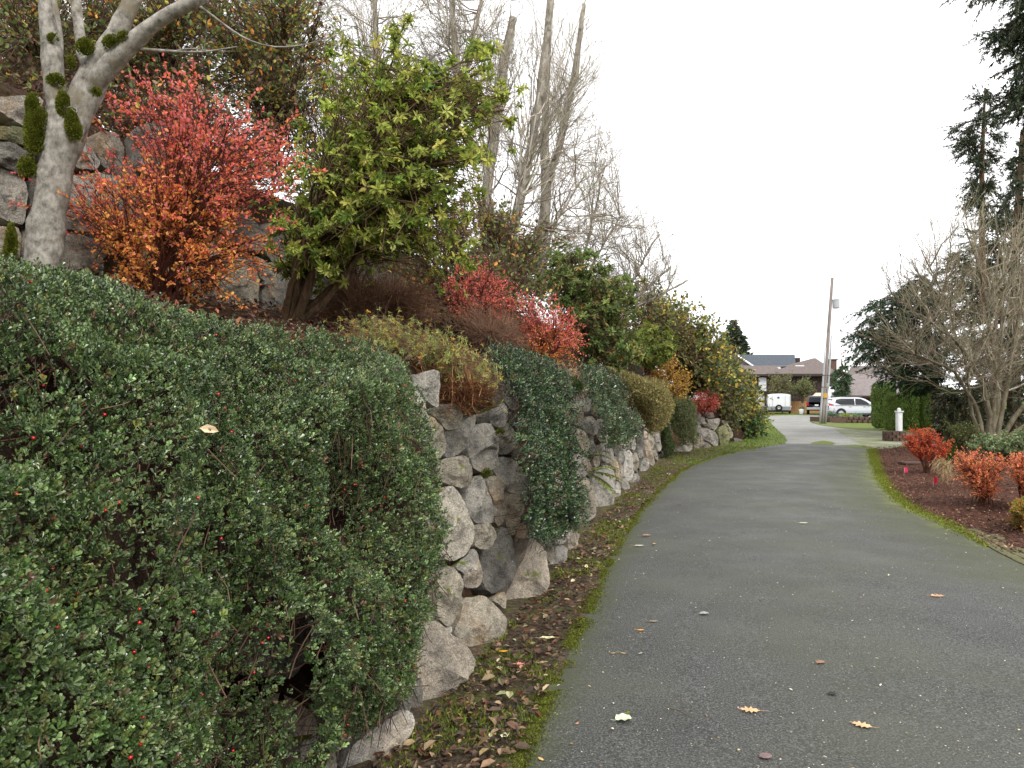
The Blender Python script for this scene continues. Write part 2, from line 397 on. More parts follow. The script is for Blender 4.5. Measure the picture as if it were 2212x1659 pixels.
K = 40; s = np.linspace(0, 1, K); s = .5-.5*np.cos(s*np.pi)
v = Lr[:, None]*(1-s)[None, :, None]+Rr[:, None]*s[None, :, None]
wd = np.linalg.norm(Rr-Lr, axis=1)[:, None]; dl = s[None]*wd; dr = (1-s)[None]*wd
e = np.clip(1-dl/.4, 0, 1)*.9*np.interp(v[..., 1], [0, 8, 14, 30], [.85, 1, 1.1, 1.1])+np.clip(1-dr/1.9, 0, 1)*np.interp(v[..., 1], [0, 7, 9, 11, 30], [.66, .74, .95, 1.0, 1.0])
z = .006+.05*np.sin(s*np.pi)[None]*np.ones_like(dl)
V = np.concatenate([v, z[..., None]], -1).reshape(-1, 3); V[:, 2] += vnoise(V, .8, 5)*.008
i = np.arange(239)[:, None]*K; j = np.arange(K-1)[None]
b = Buf(); b.add(V, np.stack([i+j, i+j+1, i+K+j+1, i+K+j], -1).reshape(-1, 4), np.repeat(e.reshape(-1, 1), 3, 1)); b.build('road', asphalt(), smooth=True, kind='structure')

def sheet(name, pts, z, mat, grid=.5, px=True, nz=.0):
    """flat polygon cut into small cells so that its edge is ragged"""
    p = A([G(*q)[:2] for q in pts]) if px else A(pts, float)
    bm_ = Buf(); c = p.mean(0); p = resamp(np.concatenate([p, p[:1]]), 160, 1)
    p = p+vnoise(np.concatenate([p, np.zeros((len(p), 1))], 1), 1.5, 9)[:, None]*nrm(p-c)*nz
    vs = [[*c, z]]+[[*q, z] for q in p]; n = len(p)
    import mathutils
    tri = mathutils.geometry.tessellate_polygon([[Vector((q[0], q[1], 0)) for q in p[:-1]]])
    bm_.add(A([[*q, z] for q in p[:-1]]), A([list(x) for x in tri])); return bm_.build(name, mat, kind='structure')
def gravelmat(name, c1, c2, moss=0.0):
    m, t, out = newmat(name); tc = N_(t, 'ShaderNodeTexCoord'); o = tc.outputs['Object']
    n = noise(t, o, 30, 6, .8); c = ramp(t, n, [(.3, c1), (.7, c2)]); c = mix(t, 1.0, c, ramp(t, noise(t, o, .6, 5), [(.3, .85), (.7, 1.15)]), 'MULTIPLY')
    if moss: c = mix(t, ramp(t, noise(t, o, .9, 6, .7), [(.62-moss*.4, 0.0), (.75-moss*.4, .85)]), c, lin(106, 112, 76))
    princ(t, out, c, .95, .1, bump(t, n, .7, .02)); return m
M_GRAV = gravelmat('gravel', lin(100, 101, 99), lin(156, 155, 150), .12)
M_MGRAV = gravelmat('mossy_gravel', lin(106, 108, 96), lin(158, 158, 144), .5)
sheet('gravel_lane', [(1640, 975), (1690, 962), (1688, 945), (1668, 922), (1650, 905), (1640, 897), (1900, 895), (1900, 904), (1745, 908), (1760, 916), (1850, 928), (1960, 938), (1990, 955), (1900, 972), (1880, 985), (1760, 990)], -.012, M_GRAV)
sheet('gravel_driveway', [(1800, 925), (1890, 929), (1990, 935), (2000, 952), (1935, 964), (1890, 972), (1840, 950)], -.006, M_MGRAV)
M_GRASS = gravelmat('short_grass', lin(72, 84, 44), lin(112, 122, 70))
sheet('grass_patch', [(1755, 961), (1765, 953), (1782, 951), (1797, 955), (1802, 961), (1780, 964)], -.002, M_GRASS, nz=.15)
sheet('grass_verge', [(1752, 910), (1790, 912), (1870, 920), (1905, 926), (1900, 931), (1850, 928), (1790, 921), (1760, 915)], 0.0, M_GRASS, nz=.15)
sheet('grass_margin', [(1800, 962), (1860, 960), (1892, 968), (1888, 976), (1830, 970)], 0.002, M_GRASS, nz=.15)
# grass bank between wall end and lane
gb = [(1440, 1000), (1470, 985), (1560, 962), (1600, 950), (1620, 925), (1640, 905), (1655, 903), (1675, 925), (1700, 948), (1696, 960), (1640, 972), (1560, 985), (1490, 1010)]
sheet('grass_bank', gb, .012, M_GRASS, nz=.05)
# leaf-strewn soil strip along the wall foot
def vergemat():
    m, t, out = newmat('verge_soil'); tc = N_(t, 'ShaderNodeTexCoord'); o = tc.outputs['Object']
    n = noise(t, o, 26, 8, .8); c = ramp(t, n, [(.3, lin(36, 30, 26)), (.5, lin(80, 68, 54)), (.62, lin(118, 102, 78)), (.75, lin(160, 142, 112))])
    c = mix(t, ramp(t, noise(t, o, 2.4, 6, .7), [(.5, 0.0), (.62, .8)]), c, lin(88, 98, 34))
    princ(t, out, c, .85, .25, bump(t, n, 1, .03)); return m
ts = np.linspace(-3, 24, 200); Lx = np.interp(ts, Lr[:, 1], Lr[:, 0]); a = np.stack([Bx(ts)-.35, ts, ts*0+.03], -1); c_ = np.stack([Lx+.03, ts, ts*0+.012], -1)
KK = 9; v = a[:, None]*(1-np.linspace(0, 1, KK))[None, :, None]+c_[:, None]*np.linspace(0, 1, KK)[None, :, None]; v = v.reshape(-1, 3); v[:, 2] += vnoise(v, 3, 2)*.012
i = np.arange(199)[:, None]*KK; j = np.arange(KK-1)[None]
b = Buf(); b.add(v, np.stack([i+j, i+j+1, i+KK+j+1, i+KK+j], -1).reshape(-1, 4)); b.build('verge', vergemat(), smooth=True, kind='structure')
# mulch bed right of the road
def mulchmat():
    m, t, out = newmat('bark_mulch'); tc = N_(t, 'ShaderNodeTexCoord'); o = tc.outputs['Object']
    n = noise(t, o, 45, 8, .85); c = ramp(t, n, [(.3, lin(32, 22, 18)), (.5, lin(84, 56, 45)), (.7, lin(134, 96, 76))])
    c = mix(t, ramp(t, noise(t, o, 1.1, 4), [(.5, 0.0), (.65, .6)]), c, lin(58, 40, 32))
    princ(t, out, c, .95, .1, bump(t, n, 1, .03)); return m
rp = Rr[(Rr[:, 1] > 5.5)]; n = len(rp); W_ = np.linspace(0, 1, 24)**1.3*26
v = np.concatenate([rp[:, None]+W_[None, :, None]*A([1, .25])[None, None]*1.0, np.zeros((n, 24, 1))], -1); v[..., 2] = -.004+np.minimum(W_, 8)[None]*.035; v = v.reshape(-1, 3); v[:, 2] += vnoise(v, 1.5, 4)*.02*(np.tile(W_, n) > .3)
i = np.arange(n-1)[:, None]*24; j = np.arange(23)[None]
b = Buf(); b.add(v, np.stack([i+j, i+j+1, i+24+j+1, i+24+j], -1).reshape(-1, 4)); b.build('mulch_bed', mulchmat(), smooth=True, kind='structure')
def mulz(p):
    d = p[0]-np.interp(p[1], Rr[:, 1], Rr[:, 0]); return max(0, min(d, 8)*.035)

# ------------------------------------------------------------------ stones
def zA(p): return [(837+x*.1953, 756+y*.1953) for x, y in p]
def zB(p): return [((1550+x*.6029)*.54, (1900+y*.6029)*.54) for x, y in p]
def z7(p): return [((1100+x*.646)*.54, (2000+y*.646)*.54) for x, y in p]
def zC(p): return [((2250+x*.4069)*.54, (1450+y*.4069)*.54) for x, y in p]
def z6(p): return [(810+.3418*x, 702+.3418*y) for x, y in p]
def zW(p): return [(x*.293, 162+y*.293) for x, y in p]
def z4(p): return [(x*.4232, y*.4232) for x, y in p]
def z3(p): return [(1728+.309*x, 702+.309*y) for x, y in p]
def z2(p): return [(1539+.1953*x, 729+.1953*y) for x, y in p]
def z1(p): return [(1512+.3164*x, 540+.3164*y) for x, y in p]
def z5(p): return [(540+.4394*x, .4394*y) for x, y in p]
def z8(p): return [(1782+.4232*x, .4232*y) for x, y in p]
def stone(poly, c, wn, parent, tint=(1, 1, 1), dome=.4, back=.35, K=44, blend=.5, rough=1.0, grow_=1.01, name='stone'):
    poly = A(poly, float); p = poly.copy(); cen = p.mean(0); p = cen+(p-cen)*grow_
    q = p*.9+np.roll(p, 1, 0)*.05+np.roll(p, -1, 0)*.05
    p = np.stack([q*.84+np.roll(q, -1, 0)*.16, q*.16+np.roll(q, -1, 0)*.84], 1).reshape(-1, 2)
    pc = np.concatenate([p, p[:1]]); L = np.concatenate([[0], np.cumsum(np.linalg.norm(np.diff(pc, axis=0), axis=1))]); s = np.arange(K)/K*L[-1]
    p = np.stack([np.interp(s, L, pc[:, k]) for k in (0, 1)], -1)
    c = A(c, float); cam_ = nrm(A([0, 0, EYE])-c); wn = nrm(A(wn, float)); n = nrm(wn*(1-blend)+cam_*blend)
    def onplane(px):
        r = np.stack([(px[:, 0]-CX)/F, np.ones(len(px)), -(px[:, 1]-HZ)/F], -1); o = A([0, 0, EYE])
        t = ((c-o)@n)/(r@n); return o+r*t[:, None]
    o3 = onplane(p); cc = o3.mean(0); siz = np.sqrt(((o3-cc)**2).sum(1).mean()); D = dome*siz*1.3
    rho = A([1, .99, .965, .93, .88, .81, .72, .62, .5, .36, .2]); rings = []
    fac = [(nrm(A([rng.normal(), rng.normal(), rng.normal()])), uni(-.05, .4), uni(.9, 2.0)) for _ in range(9)]
    for r in rho:
        q = cc+(o3-cc)*r; h = D*(1-r**3.4)**(1/2.3)
        for g, off, sl in fac:
            lim = D*(off+.55)-((q-cc)@g)*sl*.55; h = np.minimum(h, np.maximum(lim, D*.1*(1-r)+0*lim))
        rings.append(q+n*np.asarray(h)[..., None])
    q = cc+(o3-cc)*.02; rings.append(q+n*min(D*.95, rings[-1].mean(0)@n-cc@n))
    bk = nrm(-wn*.7-n*.5); bd = [.25, .6, 1.0]; bs = [1.0, .92, .6]
    back_r = [cc+(o3-cc)*s_+bk*(back*d_) for d_, s_ in zip(bd, bs)]
    R = back_r[::-1]+rings; v = np.concatenate(R); nr = len(R)
    o = vnoise(v, 1.7/siz, int(rng.integers(999)))*.075*siz-np.abs(vnoise(v, 3.6/siz, int(rng.integers(999))))*.09*siz*rough+.03*siz+vnoise(v, 9/siz, 5)*.02*siz*rough
    dirv = nrm(v-(cc-n*siz*.3)); v = v+dirv*o[:, None]
    i = np.arange(nr-1)[:, None]*K; j = np.arange(K)[None]; f = np.stack([i+j, i+(j+1) % K, i+K+(j+1) % K, i+K+j], -1).reshape(-1, 4)
    b = Buf(); b.add(v-0, f); 
    ob = b.build(name, M_ROCK, parent, smooth=True); ob.data.set_sharp_from_angle(angle=math.radians(24)); ob.color = (*[float(x) for x in tint], 1); return ob
G1 = (1, 1, 1); DK = (.5, .5, .5); LT = (1.28, 1.28, 1.3); TN = (1.12, 1.0, .84); TB = (1.05, .96, .86); WR = (.9, .86, .78)
wall = thing('boulder_wall', 'long dry-laid retaining wall of grey boulders beside the asphalt lane', 'stone wall', (Bx(10), 10, 0))
def wst(poly, tint=G1, **k):
    m = A(poly).mean(0); c = hitwall(*m, uni(-.06, .03)); t = nout(c[1]); stone(poly, c, (t[0], t[1], .22), wall, tint, **k)
SA = [([(200,300),(290,260),(360,300),(430,320),(500,205),(570,235),(580,370),(565,520),(560,640),(480,600),(420,540),(370,450),(270,410)],G1),
([(250,410),(310,430),(360,490),(420,590),(435,700),(440,900),(445,1050),(380,1000),(330,800),(290,600)],LT),
([(430,715),(520,750),(590,830),(620,920),(655,1060),(640,1140),(570,1205),(500,1130),(445,1040),(440,850)],WR),
([(440,600),(560,600),(760,590),(820,680),(840,810),(760,880),(650,890),(590,800),(520,730),(435,690)],WR),
([(640,890),(820,830),(860,760),(990,700),(975,800),(910,940),(885,1010),(880,1100),(780,1160),(700,1190),(620,1185),(655,1070),(625,930)],G1),
([(960,830),(1060,810),(1140,810),(1210,890),(1230,980),(1235,1160),(1200,1300),(1170,1330),(1050,1350),(960,1310),(910,1200),(885,1080),(900,950)],G1),
([(1240,830),(1300,790),(1360,820),(1420,900),(1445,1000),(1420,1090),(1330,1150),(1235,1170),(1225,1000),(1230,900)],(1.12,1.1,1.0)),
([(1100,690),(1280,580),(1320,620),(1335,740),(1300,850),(1200,860),(1130,800)],LT),
([(1220,270),(1290,290),(1370,390),(1450,460),(1515,500),(1520,570),(1470,630),(1390,665),(1340,640),(1300,560),(1290,460),(1250,380)],G1),
([(1330,700),(1450,680),(1510,800),(1505,880),(1450,945),(1430,860),(1370,790)],DK),  # stone lying in shadow, its shade put into the dark tint
([(1400,1080),(1480,1040),(1560,1140),(1600,1250),(1560,1310),(1520,1335),(1480,1270),(1430,1200),(1360,1160)],DK),
([(540,1240),(700,1190),(860,1155),(910,1200),(935,1290),(940,1390),(900,1470),(840,1540),(760,1500),(540,1460)],WR),
([(1200,1190),(1330,1190),(1420,1230),(1480,1330),(1530,1420),(1560,1500),(1575,1640),(1540,1700),(1480,1600),(1400,1580),(1290,1540),(1280,1440),(1190,1370),(1160,1310)],G1)]
SB = [([(320,110),(400,75),(440,65),(490,120),(510,190),(530,270),(570,330),(575,400),(555,480),(510,540),(440,570),(380,560),(330,500)],(1.1,1.07,1.02)),
([(510,120),(560,40),(580,0),(630,0),(655,70),(690,150),(715,250),(710,325),(670,320),(590,330),(540,280),(520,220)],G1),
([(650,20),(700,5),(750,15),(775,60),(770,130),(780,240),(775,310),(740,345),(715,320),(710,200),(680,110)],G1),
([(775,105),(810,95),(850,110),(890,160),(905,220),(890,290),(860,370),(835,410),(805,380),(780,310),(778,200)],TN),
([(560,340),(620,325),(680,320),(715,360),(725,420),(700,470),(640,495),(580,480),(575,400)],WR),
([(620,500),(700,470),(730,400),(760,335),(790,370),(830,440),(850,560),(855,650),(810,720),(760,760),(690,790),(640,740),(615,620)],DK),
([(450,590),(530,540),(560,485),(590,490),(610,560),(625,650),(630,730),(590,750),(520,755),(490,700),(500,660),(440,620)],G1),
([(330,640),(400,600),(450,620),(500,665),(505,750),(490,830),(460,930),(430,1000),(380,1000),(330,950)],WR),
([(840,440),(870,330),(890,305),(930,340),(950,400),(925,470),(920,540),(890,590),(855,600),(845,520)],TB),
([(945,400),(1000,440),(1050,520),(1068,620),(1072,720),(1040,800),(990,860),(920,910),(860,950),(810,950),(785,900),(780,800),(815,730),(850,640),(900,560),(935,470)],(1.08,1.0,.92)),
([(695,830),(740,790),(775,765),(790,810),(790,900),(740,860)],WR),
([(510,810),(570,800),(640,805),(700,850),(760,910),(780,940),(805,970),(795,1030),(750,1090),(720,1150),(680,1210),(620,1240),(570,1200),(520,1140),(440,1040),(480,960),(500,860)],(1.0,.95,.86)),
([(210,1010),(290,960),(350,980),(400,1040),(440,1080),(490,1110),(520,1150),(560,1190),(580,1240),(560,1310),(490,1400),(420,1480),(350,1570),(290,1620),(240,1610),(210,1480),(200,1380),(210,1280),(200,1200)],(1.05,.98,.9)),
([(170,1360),(230,1320),(240,1600),(150,1560)],DK),  # shaded side of the slab above, shade painted in by a darker tint
([(375,995),(405,990),(430,1010),(430,1045),(400,1050)],LT),
([(1115,370),(1230,330),(1225,410),(1170,450),(1118,480)],G1),
([(1070,560),(1110,480),(1160,465),(1195,490),(1195,550),(1150,610),(1078,670),(1066,620)],LT),
([(1195,430),(1230,370),(1280,385),(1265,450),(1240,530),(1200,525)],TB),
([(980,400),(1060,400),(1118,380),(1118,480),(1090,600),(1060,560)],WR),
([(890,260),(960,250),(1010,330),(1040,400),(960,400)],DK)]
S7 = [([(400,1690),(480,1520),(600,1420),(700,1350),(790,1300),(850,1320),(860,1390),(830,1480),(780,1560),(700,1640),(600,1740),(420,1760)],LT),
([(160,1500),(260,1430),(340,1480),(370,1560),(385,1659),(360,1740),(160,1740)],WR), ([(780,1230),(850,1170),(880,1240),(830,1320),(760,1330)],DK)]
SCc = [([(90,360),(130,200),(190,180),(230,220),(280,360),(280,470),(230,520),(210,460),(150,440),(90,410)],LT),
([(75,430),(190,420),(215,470),(200,560),(150,630),(90,600)],TN),([(70,90),(150,85),(230,120),(240,160),(215,210),(170,180),(90,130)],DK),
([(180,600),(230,540),(280,520),(320,560),(345,620),(345,700),(300,730),(240,690),(160,620)],G1),
([(270,330),(320,420),(350,500),(340,540),(290,520),(275,440)],DK),
([(100,640),(180,650),(240,700),(270,780),(255,860),(240,890),(190,850),(150,780),(110,720)],TB),
([(250,730),(300,750),(330,840),(320,930),(260,890)],G1),
([(115,890),(200,910),(270,970),(300,1030),(260,1080),(200,1140),(140,1120),(120,1000)],G1),
([(290,960),(340,850),(370,950),(370,1020),(320,1030)],WR),
([(130,1180),(240,1120),(280,1180),(280,1270),(310,1350),(355,1490),(250,1560),(150,1590),(130,1400)],(1.1,1.02,.92)),
([(290,1150),(330,1070),(410,1000),(480,1040),(520,1090),(530,1190),(500,1260),(520,1330),(490,1440),(430,1475),(350,1480),(310,1330),(280,1260)],G1),
([(510,1250),(540,1150),(575,1230),(570,1290),(555,1380),(520,1410),(520,1330)],LT),
([(390,850),(400,820),(480,800),(505,880),(500,960),(440,990),(390,960)],LT),([(510,850),(540,810),(560,850),(550,910),(525,925),(510,890)],DK),
([(460,980),(510,920),(545,980),(560,1060),(585,1150),(570,1185),(530,1130),(510,1050)],TN),
([(555,960),(570,860),(600,900),(600,1000),(590,1110),(560,1060)],G1),
([(600,870),(650,850),(690,880),(700,990),(690,1150),(640,1170),(600,1110),(605,980)],LT),([(600,770),(665,760),(665,830),(610,860)],G1),
([(690,890),(730,880),(755,960),(750,1040),(700,1080)],WR),([(580,1150),(620,1130),(655,1190),(665,1250),(630,1280),(590,1240)],G1),
([(700,1090),(740,1085),(765,1140),(740,1190),(690,1200)],G1),([(720,630),(760,610),(800,650),(800,760),(790,850),(800,930),(760,960),(740,880),(720,780)],LT),
([(805,650),(835,690),(835,740),(805,750)],TB),([(810,760),(840,750),(880,860),(920,1000),(880,1025),(850,980),(820,900)],TB),
([(800,940),(840,930),(860,1000),(830,1070),(770,1110),(765,1000)],G1),([(840,690),(900,700),(905,830),(860,860),(845,800)],WR),
([(910,700),(960,680),(975,850),(955,890),(920,820)],G1),([(880,860),(910,855),(940,900),(945,980),(910,940)],WR),([(950,900),(980,890),(1000,940),(960,975)],G1),
([(665,750),(720,740),(720,870),(680,860)],G1),([(560,780),(590,760),(600,860),(570,870)],DK),
([(1030,590),(1055,600),(1060,700),(1035,700)],G1),([(1085,720),(1170,700),(1180,780),(1130,830),(1095,780)],WR),([(1110,880),(1180,800),(1290,830),(1260,880),(1150,890)],G1),
([(1300,790),(1420,775),(1480,830),(1350,855),(1290,845)],WR),([(1320,630),(1400,640),(1500,680),(1540,740),(1530,830),(1490,820),(1430,770),(1350,740)],G1),
([(1280,470),(1340,465),(1415,560),(1370,610),(1300,620)],LT),([(1360,490),(1430,475),(1480,490),(1500,540),(1440,550)],DK),
([(1410,560),(1560,540),(1540,620),(1500,670),(1440,630)],G1),([(1530,640),(1600,600),(1650,720),(1640,800),(1550,830)],(.7,.75,.45)),
([(1550,570),(1610,560),(1690,720),(1650,760),(1600,630)],WR),([(1680,730),(1780,760),(1785,790),(1690,800)],DK),([(1370,600),(1440,600),(1480,660),(1390,640)],DK)]
for p, t in SA: wst(zA(p), t)
for p, t in SB: wst(zB(p), t)
for p, t in S7: wst(z7(p), t)
for p, t in SCc:
    wst(zC(p), t, K=28, blend=.4 if A(p)[:, 0].mean() < 1000 else .6)
# stones behind the trailing plants, glimpsed through their gaps
for y0 in np.arange(.9, 24.5, .62):
    hh = float(HT(y0))
    for k, z0 in enumerate(np.arange(.22, hh, .42)):
        y = y0+(k % 2)*.3+uni(-.08, .08); n = nout(y); tg_ = tang(y)
        c = A([Bx(y)-n[0]*(BAT*z0+.16), y-n[1]*(BAT*z0+.16), z0])
        if inpoly(proj(c[None]), [(905, 780), (1180, 780), (1225, 1330), (1000, 1500), (880, 1600), (905, 1000)])[0]: continue
        u = A([tg_[0], tg_[1], 0]); w_ = A([-n[0]*BAT, -n[1]*BAT, 1]); pts = []
        for a in np.arange(9)/9*2*np.pi: pts.append(c+u*np.cos(a)*.3*uni(.8, 1.1)+w_*np.sin(a)*.21*uni(.8, 1.1))
        pp = proj(A(pts))
        stone(pp, c, (n[0], n[1], .2), wall, random.choice([G1, WR, DK, TB]), K=14, dome=.15, back=.2, blend=0.0)
# upper wall
wall2 = thing('boulder_wall', 'upper terrace wall of large weathered boulders behind the mossy grey tree', 'stone wall', (-3.4, 6, 2.3))
SW = [([(-60,160),(100,150),(330,155),(300,300),(250,385),(180,380),(100,330),(-60,240)],G1,0),([(-60,480),(100,500),(220,560),(200,700),(160,740),(60,690),(-60,650)],DK,0),
([(-60,670),(80,700),(190,800),(220,880),(190,1060),(170,1110),(80,1080),(-60,1050)],G1,0),([(-60,1100),(140,1115),(160,1200),(100,1500),(-60,1500)],WR,0),
([(520,460),(640,480),(700,580),(740,640),(720,700),(560,690),(500,600)],G1,0),([(740,400),(870,420),(930,560),(900,700),(760,690),(700,560)],DK,0),
([(500,720),(740,720),(900,760),(920,950),(800,1150),(560,1140),(440,1140),(450,1000)],G1,0),([(400,1170),(560,1160),(700,1200),(760,1400),(750,1640),(400,1640),(380,1400)],(.85,.83,.78),0),
([(-60,370),(150,380),(240,430),(230,540),(120,500),(-60,460)],(.5,.55,.35),0),([(330,380),(470,360),(520,470),(470,690),(330,650)],DK,0),([(150,1120),(380,1150),(400,1500),(150,1500)],WR,0),([(200,760),(430,730),(440,1100),(220,1080)],DK,0),
([(1320,1180),(1370,1200),(1365,1260),(1310,1290),(1260,1260)],LT,1),([(1180,1320),(1270,1290),(1310,1380),(1330,1620),(1200,1620),(1080,1520),(1130,1380)],WR,1),
([(1330,1350),(1400,1330),(1420,1410),(1350,1440),(1320,1410)],G1,1),([(1335,1450),(1460,1430),(1450,1640),(1330,1640)],DK,1),([(860,1000),(1080,960),(1180,1080),(1170,1280),(980,1340),(880,1220)],WR,1),
([(700,640),(900,600),(1050,700),(1040,930),(860,960),(700,860)],DK,1),([(1080,880),(1280,860),(1300,1060),(1190,1140),(1100,1040)],WR,1),([(760,1260),(1000,1350),(1080,1560),(760,1560)],WR,1)]
for p, t, k in SW:
    pp = A(zW(p) if k == 0 else z4(p)); m = pp.mean(0); ys = np.linspace(3, 15, 300); sx = (m[0]-CX)/F
    g = sx*ys-(Bx(ys)-3.3/tang(ys)[:, 1]); y = ys[np.argmax(g < 0)]; c = P(m[0], m[1], y); t_ = nout(y)
    stone(pp, c, (t_[0], t_[1], .2), wall2, t, blend=.45)
rdm = random.Random(5)
for y0 in np.arange(3.2, 11.5, .75):
    for k, z0 in enumerate((2.45, 2.95, 3.4)):
        y = y0+(k % 2)*.35; n = nout(y); tg_ = tang(y); c = A([Bx(y)-n[0]*3.5, y-n[1]*3.5, z0]); u = A([tg_[0], tg_[1], 0]); w_ = A([0, 0, 1.])
        if c[1] < 1: continue
        pp = proj(A([c+u*np.cos(a)*.38*uni(.8, 1.1)+w_*np.sin(a)*.26*uni(.8, 1.1) for a in np.arange(9)/9*2*np.pi]))
        stone(pp, c, (n[0], n[1], .1), wall2, rdm.choice([DK, WR, DK]), K=14, dome=.2, back=.3, blend=0.0)

# ------------------------------------------------------------------ trailing evergreen mats
PROF = A([[.13, .02], [.14, .3], [.1, .8], [.0, 1.3], [-.2, 1.65], [-.45, 1.88], [-.8, 2.0], [-1.6, 2.24], [-2.5, 2.5], [-3.0, 2.62]])
def mat_surf(t, s, bulge=0.0):
    """s runs from the foot of the wall up over its lip and back over the bed"""
    L = np.concatenate([[0], np.cumsum(np.linalg.norm(np.diff(PROF, axis=0), axis=1))]); ss = s*L[-1]
    w = np.interp(ss, L, PROF[:, 0]); z = np.interp(ss, L, PROF[:, 1]); h = HT(t)/1.78; z = z*np.where(z < 2, h, 1)+np.where(z < 2, 0, 2*(h-1))
    w2 = np.interp(ss+.05, L, PROF[:, 0]); z2_ = np.interp(ss+.05, L, PROF[:, 1]); w1 = np.interp(ss-.05, L, PROF[:, 0]); z1_ = np.interp(ss-.05, L, PROF[:, 1])
    tw, tz = w2-w1, z2_-z1_; l = np.sqrt(tw**2+tz**2)+1e-6; nw, nz = tz/l, -tw/l
    no = nout(t); p = np.stack([Bx(t)+no[:, 0]*w, t+no[:, 1]*w, z], -1); N = np.stack([no[:, 0]*nw, no[:, 1]*nw, nz], -1)
    return p, N
def fold(p): return 1-2.2*np.abs(vnoise(p*A([1, 1, .28])+.25*vnoise(p, 1.5, 8)[:, None], 2.3, 61))
def mat(label, poly, t0, t1, n, size, cols, wts, holes=(), berries=0, s1=1.0, off=0.0, amp=.16, cat='trailing shrub', base=None, gapthr=.35, group=None, jit=8):
    nn = 0; PS, NS = [], []
    while nn < n:
        m = n*2; t = uni(0, 1, m); t = t0+(t1-t0)*t**(1.25 if t0 < 1 else 1.0); s = uni(0, s1, m); p, N = mat_surf(t, s)
        fo = fold(p); b1 = .5*vnoise(p, 2.6, 21)+.8*fo; b2 = vnoise(p, 7, 22)
        p = p+N*(off+amp*b1+.08*b2)[:, None]
        q = proj(p); jq = q+rng.normal(0, 1, q.shape)*jit; ok = inpoly(jq, poly)
        for h in holes: ok &= ~inpoly(jq, h)
        dens = .8*vnoise(p, 5.5, 31)+.5*vnoise(p, 13, 32)+.6*fo; ok &= uni(-1.0, .3, m) < dens+gapthr
        p = p[ok]; N = N[ok]; PS.append(p); NS.append(N); nn += len(p)
    p = np.concatenate(PS)[:n]; N = np.concatenate(NS)[:n]
    th = thing('trailing_shrub', label, cat, base if base is not None else p[np.argmin(p[:, 2])]*A([1, 1, 0]), group)
    dep = np.abs(rng.normal(0, .03, n)); p0 = p-N*dep[:, None]
    ax = nrm(N*.8+A([0, 0, .55])+rnd(n, .35)); NL = 6; b = Buf()
    a0 = uni(0, 6.28, n); u = nrm(np.cross(ax, rnd(n))); w = np.cross(ax, u); sz = size*np.exp(rng.normal(0, .18, n)); tint = pick(cols, n, wts, .32)
    for k in range(NL):
        a = a0+k*2.4; til = .35+.9*(k/NL)*uni(.7, 1.2, n); rad = np.cos(a)[:, None]*u+np.sin(a)[:, None]*w
        d = ax*np.cos(til)[:, None]+rad*np.sin(til)[:, None]; nn_ = ax*np.sin(til)[:, None]-rad*np.cos(til)[:, None]
        leaves(b, p0+ax*(sz*(.6-.9*k/NL))[:, None], d, nn_, sz*uni(.8, 1.15, n), tint*np.exp(rng.normal(0, .1, (n, 1))), .52, T_SPAT)
    b.build('foliage', M_LEAF, th)
    # stems beneath
    b = Buf(); m = n//16; i = rng.choice(n, m); d = nrm(rnd(m)*.6-A([0, 0, .8])+N[i]*.1); l = uni(.06, .22, m)[:, None]
    tubes(b, wig(bez(p0[i]-N[i]*.02, p0[i]+d*l*.5-N[i]*.05, p0[i]+d*l-N[i]*.08, 4), .08), np.full((m, 4), .0018), 3, pick([lin(80, 60, 48), lin(100, 80, 66), lin(62, 46, 40)], m))
    b.build('stems', M_TWIG, th, kind='stuff')
    if berries:
        bb = Buf(); i = rng.choice(n, berries); c = p[i]+N[i]*.004-A([0, 0, .01]); r = .0048
        o8 = A([[1, 0, 0], [-1, 0, 0], [0, 1, 0], [0, -1, 0], [0, 0, 1], [0, 0, -1]])
        o8 = np.concatenate([o8, nrm(A([[1, 1, 1], [-1, 1, 1], [1, -1, 1], [-1, -1, 1], [1, 1, -1], [-1, 1, -1], [1, -1, -1], [-1, -1, -1]]))])*r
        fs = []
        axs = [(0, 6, 8), (8, 6, 4)]
        F_ = [(4,6,7),(4,7,9),(4,9,8),(4,8,6),(5,11,10),(5,13,11),(5,12,13),(5,10,12),(0,8,12),(0,12,10),(0,10,6),(0,6,8),(1,7,11),(1,11,13),(1,13,9),(1,9,7),(2,6,10),(2,10,11),(2,11,7),(2,7,6),(3,8,9),(3,9,13),(3,13,12),(3,12,8)]
        for cc in c: bb.add(o8+cc, F_, lin(190, 22, 24))
        bb.build('berries', M_LEAF, th, smooth=True, kind='stuff')
    return th, p, N
KIN = [lin(78, 98, 52), lin(112, 130, 84), lin(60, 80, 40), lin(104, 110, 58), lin(110, 82, 64)]
MATP = [(-300, 540), (20, 572), (130, 588), (230, 610), (330, 655), (420, 680), (520, 700), (600, 712), (700, 718), (790, 745), (860, 780), (885, 820), (925, 900), (950, 1000), (945, 1080), (962, 1150), (960, 1250), (935, 1330), (905, 1350), (905, 1440), (880, 1500), (820, 1560), (760, 1590), (700, 1640), (690, 1760), (-300, 1760)]
near, np_, nN = mat('huge blue-green trailing evergreen shrub with red berries draped over the near wall', MATP, .3, 7.2, 56000, .0142, KIN, [4, 3, 4, 1, .25],
    holes=[[(640, 1320), (702, 1300), (684, 1480), (728, 1600), (655, 1650), (622, 1500)]], berries=170, base=(-1.1, 2.6, 0), amp=.2, gapthr=.12)
